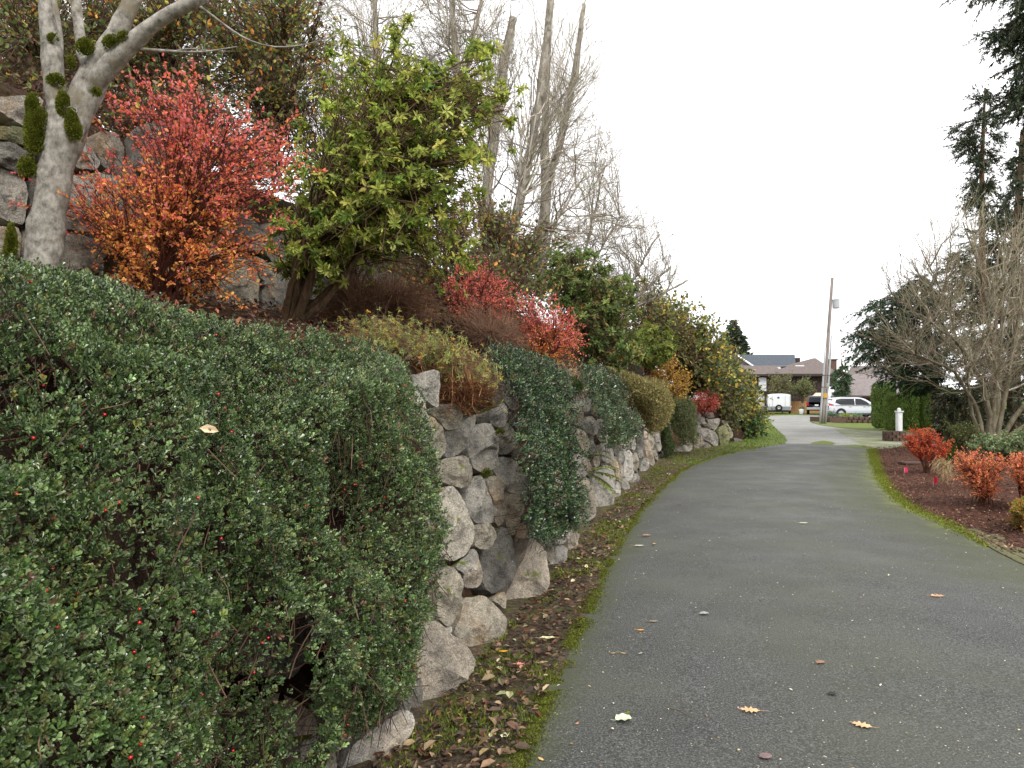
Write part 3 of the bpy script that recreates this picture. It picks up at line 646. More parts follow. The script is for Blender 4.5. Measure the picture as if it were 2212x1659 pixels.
# dark leafless inside of the mat
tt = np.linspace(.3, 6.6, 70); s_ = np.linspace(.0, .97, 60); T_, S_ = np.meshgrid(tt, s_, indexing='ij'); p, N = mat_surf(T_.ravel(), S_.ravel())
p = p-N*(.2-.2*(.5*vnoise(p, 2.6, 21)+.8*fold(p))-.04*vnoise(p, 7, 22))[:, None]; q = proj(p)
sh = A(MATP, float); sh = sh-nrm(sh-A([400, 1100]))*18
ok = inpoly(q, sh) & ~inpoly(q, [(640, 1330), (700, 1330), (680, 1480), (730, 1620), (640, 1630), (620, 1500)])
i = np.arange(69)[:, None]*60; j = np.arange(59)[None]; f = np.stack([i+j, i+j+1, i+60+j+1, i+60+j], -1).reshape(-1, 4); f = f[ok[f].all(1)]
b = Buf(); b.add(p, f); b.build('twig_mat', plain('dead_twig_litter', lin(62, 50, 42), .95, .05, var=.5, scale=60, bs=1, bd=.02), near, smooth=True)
C2 = z6([(720,170),(900,185),(1040,245),(1150,260),(1180,330),(1230,420),(1250,520),(1240,650),(1270,740),(1290,800),(1260,900),(1280,1000),(1310,1120),(1300,1240),(1230,1290),(1120,1340),(1010,1330),(990,1200),(1000,1100),(980,980),(960,850),(930,700),(930,560),(960,480),(880,380),(800,280),(740,210)])
mat('dark green curtain of small glossy leaves hanging down the middle of the wall', C2, 5, 14, 12000, .025, [lin(58, 80, 46), lin(86, 106, 68), lin(44, 62, 36), lin(96, 78, 54)], [3, 2, 3, .5], off=.02, amp=.12, s1=.72, berries=10, gapthr=.3, jit=11)
C3 = zC([(150,60),(350,90),(480,150),(560,210),(600,300),(610,420),(650,500),(730,560),(740,620),(700,720),(600,780),(520,800),(430,800),(390,740),(360,650),(370,500),(330,390),(250,280),(240,120)])
mat('dark trailing evergreen above the wall just beyond the pale jutting boulder', C3, 9, 20, 6500, .033, [lin(74, 92, 58), lin(94, 112, 78), lin(56, 74, 46), lin(112, 98, 66)], [3, 2, 3, .8], off=.05, amp=.16, s1=.72, gapthr=.5)

# ------------------------------------------------------------------ shrubs
def shrub(name, label, cat, base, poly, Y, depth, nt, nm, leafn, lsize, cols, wts=None, width=.5, T=T_OVAL, mat_=None, bark=(.1, .07, .05), r=(.012, .004, .0015), u0=.3, ntw=0, twl=.2, edge=60, up=.5, group=None, colf=None, whorl=0, shell=.3, spread=.06, leafup=.3, ws=.05, barkm=None, f0=.2):
    tg = blob(poly, Y, depth, nt, edge, shell); base = A(base, float)
    th = thing(name, label, cat, base, group)
    mp, sp = grow(base, tg, nm, up, spread=spread, ws=ws, f0=f0); b = Buf()
    tubes(b, mp, taper(mp, r[0]*uni(.7, 1.2, len(mp)), r[1]), 5, bark)
    tubes(b, sp, taper(sp, r[1], r[2]), 3, pick([bark], len(sp)))
    src = sp
    if ntw:
        tw = twigs(sp, ntw, twl, .55, .2); tubes(b, tw, taper(tw, r[2]*1.1, r[2]*.6), 3, pick([bark], len(tw))); src = tw
    b.build('branches', barkm or M_TWIG, th, smooth=True)
    if leafn:
        b = Buf()
        if whorl:
            m = leafn//whorl; p, t, i = along(src, m, max(u0, .55), 1); a0 = uni(0, 6.28, m); t = nrm(t+A([0, 0, .35])); u = nrm(np.cross(t, rnd(m))); w = np.cross(t, u); c = colf(p) if colf else pick(cols, m, wts)
            sz = lsize*uni(.75, 1.25, m)
            for k in range(whorl):
                a = a0+k*6.28/whorl+uni(-.3, .3, m); til = uni(.5, 2.1, m); rad = np.cos(a)[:, None]*u+np.sin(a)[:, None]*w
                d = t*np.cos(til)[:, None]+rad*np.sin(til)[:, None]-A([0, 0, .25]); n_ = t*np.sin(til)[:, None]-rad*np.cos(til)[:, None]
                leaves(b, p, d, n_, sz*uni(.8, 1.1, m), c*np.exp(rng.normal(0, .12, (m, 1))), width, T)
        else:
            p, t, i = along(src, leafn, u0, 1); d = nrm(t*.5+rnd(leafn, .7)+A([0, 0, leafup*.5])); n_ = nrm(rnd(leafn, .6)+A([0, 0, .8]))
            c = colf(p) if colf else pick(cols, leafn, wts)
            leaves(b, p, d, n_, lsize*uni(.6, 1.25, leafn), c, width, T)
        b.build('foliage', mat_ or M_LEAFS, th)
    return th, mp, sp
RED = [lin(232, 124, 106), lin(222, 136, 134), lin(236, 132, 92), lin(212, 106, 104)]; ORA = [lin(236, 162, 88), lin(240, 184, 98), lin(230, 142, 92)]
def barbcol(base, H, out, mixu=.5):
    def f(p):
        k = np.clip((np.linalg.norm((p-A(base))*A([1, 1, 1]), axis=1)/H), 0, 1)+rng.normal(0, .16, len(p)); a = pick(ORA, len(p)); b_ = pick(RED, len(p))
        return np.where((k > mixu)[:, None], b_, a)
    return f
BB = P(345, 662, 5.2)
BP = [(150, 420), (165, 500), (215, 590), (300, 640), (400, 655), (480, 655), (540, 600), (580, 530), (640, 420), (650, 330), (600, 250), (560, 290), (530, 215), (480, 230), (440, 165), (410, 190), (380, 160), (340, 215), (270, 150), (285, 225), (205, 215), (240, 300), (180, 340)]
shrub('barberry_shrub', 'large fiery red and orange barberry in front of the upper boulders, beside the mossy tree', 'shrub', BB, BP, 5.2, .62, 520, 26, 18500, .027, None, width=.62, mat_=M_LEAFR, bark=lin(88, 52, 44), r=(.014, .005, .002), u0=.22, ntw=1900, twl=.24, colf=barbcol(BB, 1.45, 1, .62), up=.25, edge=80, leafup=.6)
# long wands reaching left over the trunk
th = bpy.data.objects.get('barberry_shrub'); b = Buf(); bl = Buf()
for a, e in (((150, 440), (28, 370)), ((160, 470), (20, 440)), ((230, 290), (160, 215)), ((560, 330), (700, 372)), ((250, 240), (200, 150)), ((600, 330), (640, 240)), ((430, 240), (415, 140))):
    p0 = P(*a, 5.0); p1 = P(*e, 4.7); pa = wig(bez(p0[None], ((p0+p1)/2+A([0, 0, .03]))[None], p1[None], 7), .02); b = Buf(); tubes(b, pa, taper(pa, .004, .0015), 4, lin(110, 60, 56)); b.build('long_wand', M_TWIG, th)
    p, t, _ = along(pa, 64, 0, 1); p += rnd(64, .008); leaves(bl, p, nrm(t*.6+rnd(64, .7)), rnd(64), .026*uni(.5, 1.2, 64), pick(RED+ORA[:1], 64), .5)
bl.build('wand_leaves', M_LEAFR, th)
GP = [(585, 420), (640, 330), (690, 240), (700, 170), (720, 90), (800, 62), (900, 80), (940, 150), (960, 170), (1000, 150), (1022, 80), (1048, 90), (1065, 150), (1125, 185), (1112, 240), (1075, 270), (1080, 330), (1050, 380), (1040, 450), (1010, 500), (1010, 560), (975, 612), (950, 620), (930, 590), (850, 570), (780, 600), (700, 620), (650, 600), (560, 565), (600, 500)]
GC = [lin(160, 168, 78), lin(138, 152, 66), lin(186, 188, 100), lin(110, 132, 60), lin(196, 198, 120), lin(190, 162, 88)]
gs, _, _ = shrub('evergreen_shrub', 'tall green whorled-leaf shrub standing between the red barberry and the bare tree trunks', 'shrub', P(620, 705, 6.5), GP, 6.5, .95, 900, 7, 31000, .064, GC, [4, 4, 2.2, 3, .6, .1], width=.36, mat_=M_LEAFS, bark=lin(94, 76, 58), r=(.035, .012, .003), u0=.4, ntw=1900, twl=.25, whorl=6, edge=45, up=.45, spread=.05)
b = Buf(); pa = []
for e, w in (((700, 500), .05), ((840, 440), .05), ((760, 560), .04), ((650, 420), .04)):
    p0 = P(618+uni(-12, 12), 725, 6.5); p1 = P(*e, 6.5+uni(-.3, .3)); pa.append(wig(bez(p0[None], (p0*.45+p1*.55+A([0.05, 0, -.08]))[None], p1[None], 10), .02)[0])
tubes(b, A(pa), taper(A(pa), .045, .018), 8); b.build('trunk', M_BROWNBARK, gs, smooth=True)

# low yellow-green fine-leaved shrub over the wall edge
SP = [(715, 700), (790, 678), (870, 688), (950, 715), (1010, 742), (1055, 785), (1085, 830), (1092, 862), (1064, 882), (1010, 850), (960, 835), (900, 800), (800, 775), (730, 745)]
SGC = [lin(164, 166, 100), lin(140, 148, 88), lin(190, 184, 104), lin(214, 180, 84), lin(124, 136, 84)]
sg, mp_, sp_ = shrub('cinquefoil_shrub', 'straw and yellow-green fine-leaved shrub sprawling over the wall edge with brown twigs underneath', 'shrub', P(900, 800, 5.9), SP, 5.55, .55, 640, 22, 9500, .024, SGC, [4, 4, 2, 1, 2], width=.26, mat_=M_LEAFS, bark=lin(132, 108, 82), r=(.008, .003, .0012), u0=.45, ntw=1600, twl=.16, whorl=5, up=.1, edge=50)
b = Buf(); n = 420
s0 = P(960, 790, 5.8)+rnd(n, 1)*A([.16, .25, .04]); q = np.stack([uni(930, 1080, n), uni(835, 905, n)], -1); q[:, 1] -= np.abs(q[:, 0]-1010)*.35
e = A([P(x, y, 5.05+uni(-.2, .3)) for x, y in q]); pa = wig(bez(s0, s0*.4+e*.6-A([0, 0, .16]), e, 7), .035)
tubes(b, pa, taper(pa, .003, .0011), 3, pick([lin(120, 78, 54), lin(150, 112, 76), lin(96, 62, 44)], n)); b.build('drooping_twigs', M_TWIG, sg)
# reddish brown twiggy shrubs
def twiggy(label, poly, Y, base, col, n=500, leafn=0, lc=None, depth=.6, rr=.002, L=.25, name='twiggy_shrub', ls=.02):
    return shrub(name, label, 'shrub', base, poly, Y, depth, n, 16, leafn, ls, lc or [lin(200, 160, 60)], width=.5, mat_=M_LEAFR, bark=col, r=(.01, rr*1.6, rr), ntw=n*5, twl=L, edge=40, up=.4, u0=.1, T=T_DIA)
twiggy('leafless red-brown twiggy shrub under the tall green shrub', [(680, 640), (760, 605), (860, 600), (950, 640), (965, 690), (930, 700), (860, 695), (740, 690), (690, 700)], 7.3, P(820, 740, 7.3), lin(132, 100, 84), 600, 1500, [lin(196, 164, 48), lin(170, 140, 50)])
twiggy('brown leafless shrub between the pink barberry and the straw-coloured shrub', [(970, 690), (1040, 660), (1110, 690), (1140, 745), (1090, 765), (1000, 745)], 9.2, P(1060, 790, 9.2), lin(136, 106, 88), 400, 60)
# mid barberries
def barb(label, poly, Y, base, H, n, ls, mixu=.5, group='barberry shrubs on the terrace', bark=lin(90, 56, 46), depth=.5, cols=None, lm=None, up=.3, edge=30):
    return shrub('barberry_shrub', label, 'shrub', base, poly, Y, depth, 260, 16, n, ls, cols, width=.6, mat_=M_LEAFR, bark=bark, r=(.01, .004, .0018), ntw=900, twl=.2, edge=edge, up=up, u0=.1, T=T_DIA, colf=None if cols else barbcol(base, H, 1, mixu), leafup=.6, group=group)
barb('pink-red barberry below the bare leaning trunks', [(960, 640), (965, 600), (1000, 575), (1040, 562), (1080, 580), (1105, 610), (1110, 660), (1080, 700), (1020, 700), (975, 690)], 9.5, P(1020, 730, 9.5), .9, 5200, .03, .35)
barb('red and orange barberry on the terrace right of the pink one', [(1095, 650), (1130, 640), (1170, 655), (1200, 648), (1240, 680), (1262, 720), (1255, 770), (1210, 800), (1150, 775), (1100, 735), (1085, 690)], 9.6, P(1175, 810, 9.6), .85, 6500, .03, .62)
barb('low orange barberry partly hidden behind the straw-green mound', [(1355, 745), (1385, 735), (1430, 745), (1450, 775), (1420, 800), (1380, 790)], 18, P(1400, 810, 18), 1, 2500, .05, .7)
barb('golden yellow barberry on the terrace', [(1385, 770), (1420, 765), (1460, 775), (1490, 810), (1497, 850), (1460, 860), (1420, 840), (1395, 810)], 18.5, P(1445, 870, 18.5), 1, 4500, .045, cols=[lin(222, 184, 90), lin(204, 164, 78), lin(166, 128, 72)])
barb('small crimson barberry at the far end of the wall', [(1487, 868), (1500, 852), (1525, 846), (1548, 852), (1556, 875), (1540, 892), (1505, 890)], 23, P(1520, 900, 23), .5, 3600, .045, .0)
# second evergreen shrub
EC = [lin(116, 132, 74), lin(92, 112, 62), lin(140, 152, 88), lin(166, 140, 90)]
shrub('evergreen_shrub', 'bushy green shrub on the terrace right of the orange barberry', 'shrub', P(1270, 800, 12.5), [(1165, 590), (1200, 545), (1230, 520), (1260, 530), (1290, 555), (1330, 575), (1370, 600), (1385, 650), (1370, 700), (1380, 760), (1350, 790), (1280, 785), (1240, 740), (1190, 690)], 12.5, 1.0, 520, 18, 15000, .085, EC, [4, 4, 2, 1], width=.36, bark=lin(90, 74, 58), r=(.02, .008, .003), ntw=900, twl=.25, whorl=6, edge=50)
shrub('evergreen_shrub', 'yellow-green bushy shrub beyond, behind the golden barberry', 'shrub', P(1400, 800, 17), [(1350, 760), (1370, 720), (1400, 705), (1440, 715), (1460, 750), (1440, 780), (1390, 790)], 17, 1.0, 300, 12, 6000, .09, [lin(128, 136, 62), lin(104, 116, 56)], width=.4, ntw=500, twl=.3, whorl=6, edge=30)
# clipped mounds hanging over the wall
def mound(label, poly, Y, depth, n, ls, cols, wts=None, twc=lin(120, 100, 74), name='mounded_shrub'):
    tg = blob(poly, Y, depth, n, 45, .75); c = A(poly).mean(0); base = P(c[0], c[1], Y+.5); o_ = nrm(tg-base); tg = tg+o_*(.16*vnoise(tg, 2.2, 5)+.08*vnoise(tg, 6, 6)+np.abs(rng.normal(0, .035, n)))[:, None]
    th = thing(name, label, 'shrub', base); b = Buf(); k = n//12; i = rng.choice(n, k)
    pa = wig(bez(np.repeat(base[None], k, 0)+rnd(k, .15), (base+tg[i])/2+A([0, 0, .15]), tg[i], 6), .04); tubes(b, pa, taper(pa, .008, .003), 3, pick([twc], k))
    b.build('branches', M_TWIG, th); b = Buf(); out = nrm(tg-base); d = nrm(out*.7+rnd(n, .5)+A([0, 0, .3])); leaves(b, tg, d, nrm(rnd(n, .5)+out), ls*uni(.6, 1.3, n), pick(cols, n, wts), .38, T_DIA)
    b.build('foliage', M_LEAFS, th); return th
mound('olive-brown mounded shrub spilling over the wall beneath the golden barberry', zC([(400,60),(600,90),(750,150),(880,190),(980,240),(1040,330),(1060,450),(1030,560),(980,660),(860,700),(790,600),(740,450),(620,380),(580,230),(480,130)]), 15.5, .7, 15000, .05, [lin(158, 150, 98), lin(136, 132, 84), lin(176, 158, 104), lin(118, 118, 76), lin(190, 148, 84)], [4, 4, 2, 3, .5])
mound('rounded grey-green shrub hugging the wall before its far end', zC([(1040,310),(1150,310),(1230,370),(1290,450),(1320,560),(1320,700),(1310,780),(1200,800),(1130,820),(1080,740),(1060,600),(1050,430)]), 20.5, .7, 11000, .05, [lin(110, 124, 82), lin(90, 106, 70), lin(132, 138, 96)])
mound('narrow dark green trailer reaching the ground between two wall sections', zC([(975,590),(1040,610),(1060,700),(1100,800),(1090,900),(1040,930),(1000,900),(980,750)]), 19.2, .3, 4000, .045, [lin(66, 86, 50), lin(84, 100, 60)], name='trailing_shrub')
mound('dwarf juniper tuft beside the pale jutting boulder', zC([(-60, 140), (40, 130), (120, 150), (190, 210), (190, 270), (90, 340), (-20, 290)]), 10.2, .3, 3000, .04, [lin(78, 110, 52), lin(62, 90, 44)], name='juniper')
# straggly plant at the left edge
b0 = P(-40, 760, 2.6)
tg = blob([(-30, 640), (40, 600), (90, 640), (100, 720), (70, 800), (0, 820), (-40, 800)], 2.6, .2, 26, 40)
th = thing('straggly_shrub', 'pale bare curving twigs of a half-dead plant at the left edge', 'shrub', b0); mp, sp = grow(b0, tg, 5, .2); b = Buf()
tubes(b, mp, taper(mp, .005, .003), 5, lin(140, 118, 92)); tubes(b, sp, taper(sp, .0032, .002), 4, pick([lin(170, 150, 118), lin(130, 104, 80)], len(sp))); b.build('branches', M_TWIG, th, smooth=True)
b = Buf(); p, t, _ = along(sp, 130, .75, 1); leaves(b, p, nrm(t+rnd(130, .7)), rnd(130), .03*uni(.6, 1.2, 130), pick([lin(140, 150, 80), lin(176, 172, 96), lin(110, 124, 64)], 130), .22); b.build('foliage', M_LEAFS, th)

# ------------------------------------------------------------------ mossy grey tree at left
TY = 4.6
tree = thing('maple_tree', 'smooth grey multi-stemmed tree with moss cushions at left', 'tree', P(90, 600, TY))
def limb(pts, parent, m, name='limb', Y=TY, k=12, dy=0, n=14):
    p = A([[*P(x*.4232, y*.4232, Y+dy*q/len(pts)), w*.4232*.88*Y/F/2] for q, (x, y, w) in enumerate(pts)])
    L = np.concatenate([[0], np.cumsum(np.linalg.norm(np.diff(p[:, :3], axis=0), axis=1))]); s = np.linspace(0, L[-1], n)
    q = np.stack([np.interp(s, L, p[:, c]) for c in range(4)], -1)
    for _ in range(2): q[1:-1] = q[1:-1]*.5+(q[:-2]+q[2:])*.25
    r = q[:, 3]*(1+.04*rng.normal(size=n)); b = Buf(); tubes(b, q[None, :, :3], r[None], k, cap=True)
    v = b.v[0]; b.v[0] = v+vnoise(v, 9, 3)[:, None]*nrm(v-np.repeat(q[:, :3], k, 0))*r.mean()*.12
    return b.build(name, m, parent, smooth=True), q
limb([(200, 1560, 215), (210, 1400, 195), (240, 1150, 188), (270, 950, 180), (300, 780, 185), (345, 640, 215), (365, 560, 180)], tree, M_GREYBARK, 'trunk', k=20, n=18)
limb([(330, 700, 150), (300, 560, 140), (280, 440, 120), (262, 250, 112), (240, 100, 92), (225, -60, 60)], tree, M_GREYBARK, dy=-.1)
limb([(285, 330, 70), (300, 200, 52), (280, 60, 45), (262, -60, 40)], tree, M_GREYBARK, dy=.1)
limb([(345, 700, 165), (400, 560, 170), (450, 440, 175), (500, 340, 165), (560, 250, 125), (620, 120, 100), (700, -60, 92)], tree, M_GREYBARK, dy=.1, k=16)
limb([(420, 520, 60), (480, 420, 118), (575, 315, 116), (680, 210, 92), (780, 120, 82), (900, 50, 76), (1050, -20, 60)], tree, M_GREYBARK, dy=-.1)
limb([(455, 350, 60), (415, 290, 58), (410, 200, 54), (395, 80, 56), (380, -60, 52)], tree, M_GREYBARK, dy=.2)
limb([(650, 245, 24), (760, 255, 20), (860, 262, 20), (900, 265, 16), (1040, 268, 10), (1210, 238, 6)], tree, M_GREYBARK, 'branch', dy=-.2, k=6)
limb([(860, 270, 12), (960, 245, 8), (1100, 262, 5), (1200, 262, 3)], tree, M_GREYBARK, 'branch', dy=-.2, k=5)
limb([(1000, 20, 14), (1060, 60, 13), (1150, 130, 12), (1250, 205, 11), (1380, 245, 10), (1480, 245, 9), (1600, 220, 7), (1720, 180, 4)], tree, M_GREYBARK, 'branch', dy=-.3, k=6)
limb([(1040, 265, 7), (1055, 150, 5), (1050, 80, 3)], tree, M_GREYBARK, 'branch', dy=-.2, k=5)
mc = [lin(104, 112, 40), lin(128, 130, 54), lin(84, 92, 34)]
for x, y, a, h in ((315, 432, 38, 28), (225, 660, 48, 80), (215, 740, 40, 60), (178, 870, 34, 45), (362, 560, 28, 60), (405, 650, 26, 60), (425, 690, 24, 40), (465, 262, 36, 36), (600, 240, 38, 30), (660, 215, 24, 24), (100, 1260, 22, 90), (300, 225, 22, 22), (522, 490, 18, 16), (205, 560, 26, 50), (85, 1340, 22, 80), (395, 340, 14, 26)):
    wz = .05 if y > 500 else .035
    n = int(a*h*1.1); a *= 1.15; h *= 1.15; q = rng.normal(0, .5, (n, 2)); q = q/np.maximum(1, np.linalg.norm(q, axis=1))[:, None]*(1+.35*vnoise(np.concatenate([q*2, q[:, :1]*0+x], 1), 1.3, 77))[:, None]; dpt = np.sqrt(np.clip(1-(q**2).sum(1), 0, 1))
    s_ = .4232*TY/F; p = P(x*.4232, y*.4232, TY-.02)+np.stack([q[:, 0]*a*s_, -dpt*.026-.022-wz+0*q[:, 0], q[:, 1]*h*s_], -1); o = nrm(np.stack([q[:, 0], -dpt-.3, q[:, 1]+.2], -1)+rnd(n, .4))
    b = Buf(); leaves(b, p, o, rnd(n), .014*uni(.5, 1.2, n), pick(mc, n), .5, T_DIA)
    i = np.arange(60)*6.283/60; th_ = np.arange(1, 6)/6*np.pi/2; R = 12
    vv = [[math.cos(t_)*math.sin(f_)*a*s_*.95, -math.cos(f_)*.026-.008-wz, math.sin(t_)*math.sin(f_)*h*s_*.95] for f_ in np.linspace(0.02, np.pi/2, 6) for t_ in np.arange(R)/R*6.283]
    ff = [[q_*R+r_, q_*R+(r_+1) % R, (q_+1)*R+(r_+1) % R, (q_+1)*R+r_] for q_ in range(5) for r_ in range(R)]
    b.add(A(vv)+P(x*.4232, y*.4232, TY-.01), ff, lin(60, 66, 20)); b.build('moss', M_MOSS, tree)

# ------------------------------------------------------------------ thicket above the upper wall
TC = [lin(122, 134, 76), lin(98, 112, 66), lin(190, 176, 86), lin(220, 156, 76), lin(134, 108, 82), lin(106, 80, 66)]
for lab, poly, Y, n, w in (('leafy thicket shrub with green and brown leaves at the upper left corner', [(-60, -40), (240, -40), (260, 120), (200, 215), (-60, 225)], 8.2, 4900, [3, 3, .6, .5, 2, 1]),
    ('thicket shrub with yellowing leaves behind the forked grey limbs', [(200, -40), (460, -40), (500, 120), (470, 230), (300, 200), (210, 180)], 8.6, 5250, [3, 3, 1.0, .6, 2, 1.5]),
    ('thicket shrub with scattered orange leaves left of the tall green shrub', [(430, -40), (700, -40), (720, 90), (690, 220), (620, 330), (520, 250), (470, 200)], 8.8, 5950, [3.4, 3, 1.4, 1, 1.5, 1]),
    ('dark tangled undergrowth on top of the upper boulder wall', [(-60, 130), (200, 150), (330, 190), (500, 230), (620, 330), (600, 420), (450, 330), (300, 300), (-60, 230)], 7.6, 4000, [1, 1.5, .3, .3, 3, 3])):
    c = A(poly).mean(0); shrub('thicket_shrub', lab, 'shrub', P(c[0], max(p[1] for p in poly)+40, Y+.3), poly, Y, 1.1, 420, 16, n, .06, TC, w, width=.62, bark=lin(84, 66, 54), r=(.014, .006, .003), ntw=1500, twl=.5, edge=50, u0=.1)
shrub('thicket_shrub', 'tangled brown and green undergrowth below the bare trunks', 'shrub', P(1080, 660, 15), [(1000, 560), (1010, 470), (1050, 430), (1130, 500), (1200, 490), (1190, 560), (1230, 640), (1150, 660), (1060, 640), (990, 620)], 15, 1.6, 420, 14, 5000, .09, TC, [3, 3, 1, .5, 2, 2], width=.6, bark=lin(90, 74, 60), r=(.02, .008, .004), ntw=1600, twl=.6, edge=40, u0=.1)

shrub('thicket_shrub', 'dense brown-green undergrowth between the tall green shrub and the pink barberry', 'shrub', P(1000, 720, 10.6), [(860, 600), (900, 500), (940, 430), (1010, 420), (1030, 540), (1120, 590), (1200, 640), (1180, 720), (1000, 720), (900, 690)], 11, 1.3, 460, 14, 5200, .07, TC, [3, 3, 1, .4, 3, 3], width=.6, bark=lin(84, 68, 56), r=(.02, .008, .003), ntw=1900, twl=.5, edge=40, u0=.1)
shrub('thicket_shrub', 'dark undergrowth between the bushy green shrub and the vine-covered bank', 'shrub', P(1350, 820, 21), [(1180, 640), (1300, 600), (1400, 650), (1500, 720), (1520, 800), (1400, 810), (1250, 800)], 22, 1.8, 460, 14, 6000, .11, TC, [3, 4, .6, .2, 2, 3], width=.6, bark=lin(84, 68, 56), r=(.02, .01, .005), ntw=1700, twl=.8, edge=40, u0=.1)
shrub('thicket_shrub', 'brown twiggy undergrowth with few leaves directly behind the tall green shrub', 'shrub', P(760, 640, 9.6), [(590, 130), (700, 100), (820, 150), (920, 280), (1000, 420), (960, 580), (820, 580), (640, 460)], 9.6, 1.2, 420, 14, 3000, .06, TC, [3, 3, 1.2, .8, 2, 2], width=.6, bark=lin(96, 80, 66), r=(.016, .007, .003), ntw=1800, twl=.5, edge=40, u0=.1)
b = Buf(); n = 22000; t_ = uni(2.5, 18, n); d_ = uni(.5, 7, n); p = surf(t_, d_); p[:, 2] += uni(.02, .06, n)
leaves(b, p, nrm(rnd(n)*A([1, 1, .5])), nrm(rnd(n, .5)+A([0, 0, 1])), uni(.02, .07, n), pick([lin(96, 72, 56), lin(70, 52, 42), lin(128, 98, 74), lin(150, 92, 62), lin(52, 42, 36)], n), .5, T_DIA); b.build('bed_litter', M_LIT, kind='stuff', label='brown leaf litter covering the planted terrace', category='leaf litter')
# bare trees
def baretree(label, trunks, Y, poly, nsec, ntw, name='bare_tree', rb=.0075, L=1.6, bark=None, twc=None, depth=1.5, group='bare trees on the slope', base=None, r2=.02, cat='tree', fine=.004, tws=1.0, up=.5):
    bark = bark or M_ALDER; twc = twc or [lin(130, 122, 108), lin(166, 158, 144)]
    p0 = P(*trunks[0][0][:2], Y)
    th = thing(name, label, cat, p0, group); paths = []
    for tr in trunks:
        q = A([[*P(x, y, Y), w*tws*Y/F/2] for x, y, w in tr]); LL = np.concatenate([[0], np.cumsum(np.linalg.norm(np.diff(q[:, :3], axis=0), axis=1))]); s = np.linspace(0, LL[-1], 16)
        q = np.stack([np.interp(s, LL, q[:, c]) for c in range(4)], -1); q[1:-1, :3] += rnd(14, .012); b = Buf(); tubes(b, q[None, :, :3], q[None, :, 3]*(1+.05*rng.normal(size=16)), 9, cap=True)
        b.build('trunk', bark, th, smooth=True); paths.append(q[:, :3])
    tp = A(paths); 
    if nsec:
        tg = blob(poly, Y, depth, nsec, 80); i = rng.integers(0, len(tp), nsec)
        # each branch leaves the trunk below its tip
        s0 = []
        for k in range(nsec):
            best = None
            for c in tp:
                db = np.linalg.norm(tg[k]-c[0]); ok = np.linalg.norm(c-c[0], axis=1) < uni(.35, .8)*db; j = int(np.max(np.nonzero(ok)[0])) if ok.any() else 0
                fr = uni(0, 1); q0 = c[j]*(1-fr)+c[min(j+1, 15)]*fr; dd = np.linalg.norm(q0-tg[k])*uni(.7, 1.3)
                if best is None or dd < best[0]: best = (dd, q0)
            s0.append(best[1])
        s0 = A(s0); Ln = np.linalg.norm(tg-s0, axis=1)[:, None]
        sp = wig(bez(s0, s0*.5+tg*.5+A([0, 0, -.12])*Ln*up+rnd(nsec, .04)*Ln, tg, 8), .035)
        b = Buf(); tubes(b, sp, taper(sp, np.clip(Ln[:, 0]*.014, .012, r2), rb*.6), 4, pick(twc, nsec))
        tw = twigs(sp, ntw, L*.6, .45, .15, 1, .15, 5, .05); tubes(b, tw, taper(tw, rb*.6, fine), 3, pick(twc, ntw))
        t2 = twigs(tw, ntw*2, L*.3, .5, .2, 1, .1, 3, .05); tubes(b, t2, taper(t2, fine, fine*.7), 3, pick(twc, len(t2)))
        b.build('branches', M_TWIG, th)
    return th
baretree('broken-topped bare alder trunk leaning right, nearest the tall green shrub', [[(1040, 620, 22), (1052, 420, 22), (1064, 300, 22), (1082, 170, 24), (1100, 80, 20), (1108, 38, 15)]], 18, [(960, 60), (1060, -40), (1160, -40), (1150, 200), (1100, 350), (1020, 450)], 34, 320)
baretree('tall pale bare alder trunk rising out of the top of the photo', [[(1085, 620, 24), (1110, 480, 22), (1146, 330, 20), (1164, 220, 18), (1180, 100, 17), (1196, -60, 14)]], 18.5, [(1120, -60), (1290, -60), (1310, 120), (1290, 330), (1180, 430), (1100, 300)], 44, 420)
baretree('forked bare alder with one stub-topped stem, rightmost of the tall trunks', [[(1165, 640, 28), (1173, 505, 26), (1181, 395, 24), (1177, 308, 18), (1180, 200, 14), (1188, 60, 9), (1192, -60, 7)], [(1181, 395, 22), (1190, 370, 18), (1205, 330, 18), (1222, 240, 16), (1240, 170, 14), (1252, 80, 12), (1262, 10, 9)]], 20, [(1150, 40), (1270, 20), (1310, 90), (1310, 300), (1330, 480), (1290, 600), (1200, 560), (1130, 350)], 60, 600)
baretree('many-stemmed bare vine maple in front of the alder trunks', [[(1095, 640, 10), (1090, 580, 10), (1075, 500, 7), (1055, 400, 5), (1040, 330, 3)], [(1092, 600, 9), (1110, 500, 6), (1140, 350, 5), (1165, 200, 3)], [(1092, 600, 9), (1105, 520, 6), (1120, 400, 5), (1130, 250, 3)], [(1095, 605, 9), (1150, 575, 8), (1180, 545, 7), (1200, 480, 5), (1270, 370, 3)], [(1092, 600, 8), (1072, 560, 8), (1062, 480, 6), (1050, 380, 4), (1030, 300, 3)]], 15.5, [(1000, 250), (1100, 130), (1220, 180), (1330, 330), (1330, 480), (1260, 600), (1160, 560), (1050, 520)], 60, 600, r2=.02, rb=.008, L=1.2)
baretree('bare twiggy tree behind the green shrub, at the centre top', [[(800, 330, 14), (812, 180, 13), (812, 66, 12), (806, -60, 11)], [(985, 300, 18), (988, 141, 17), (980, 60, 14), (972, -60, 12)], [(1000, 200, 8), (1020, 100, 7), (1040, 0, 6), (1045, -60, 5)]], 17, [(640, -60), (1100, -60), (1090, 150), (950, 260), (800, 200), (680, 180)], 100, 1300)
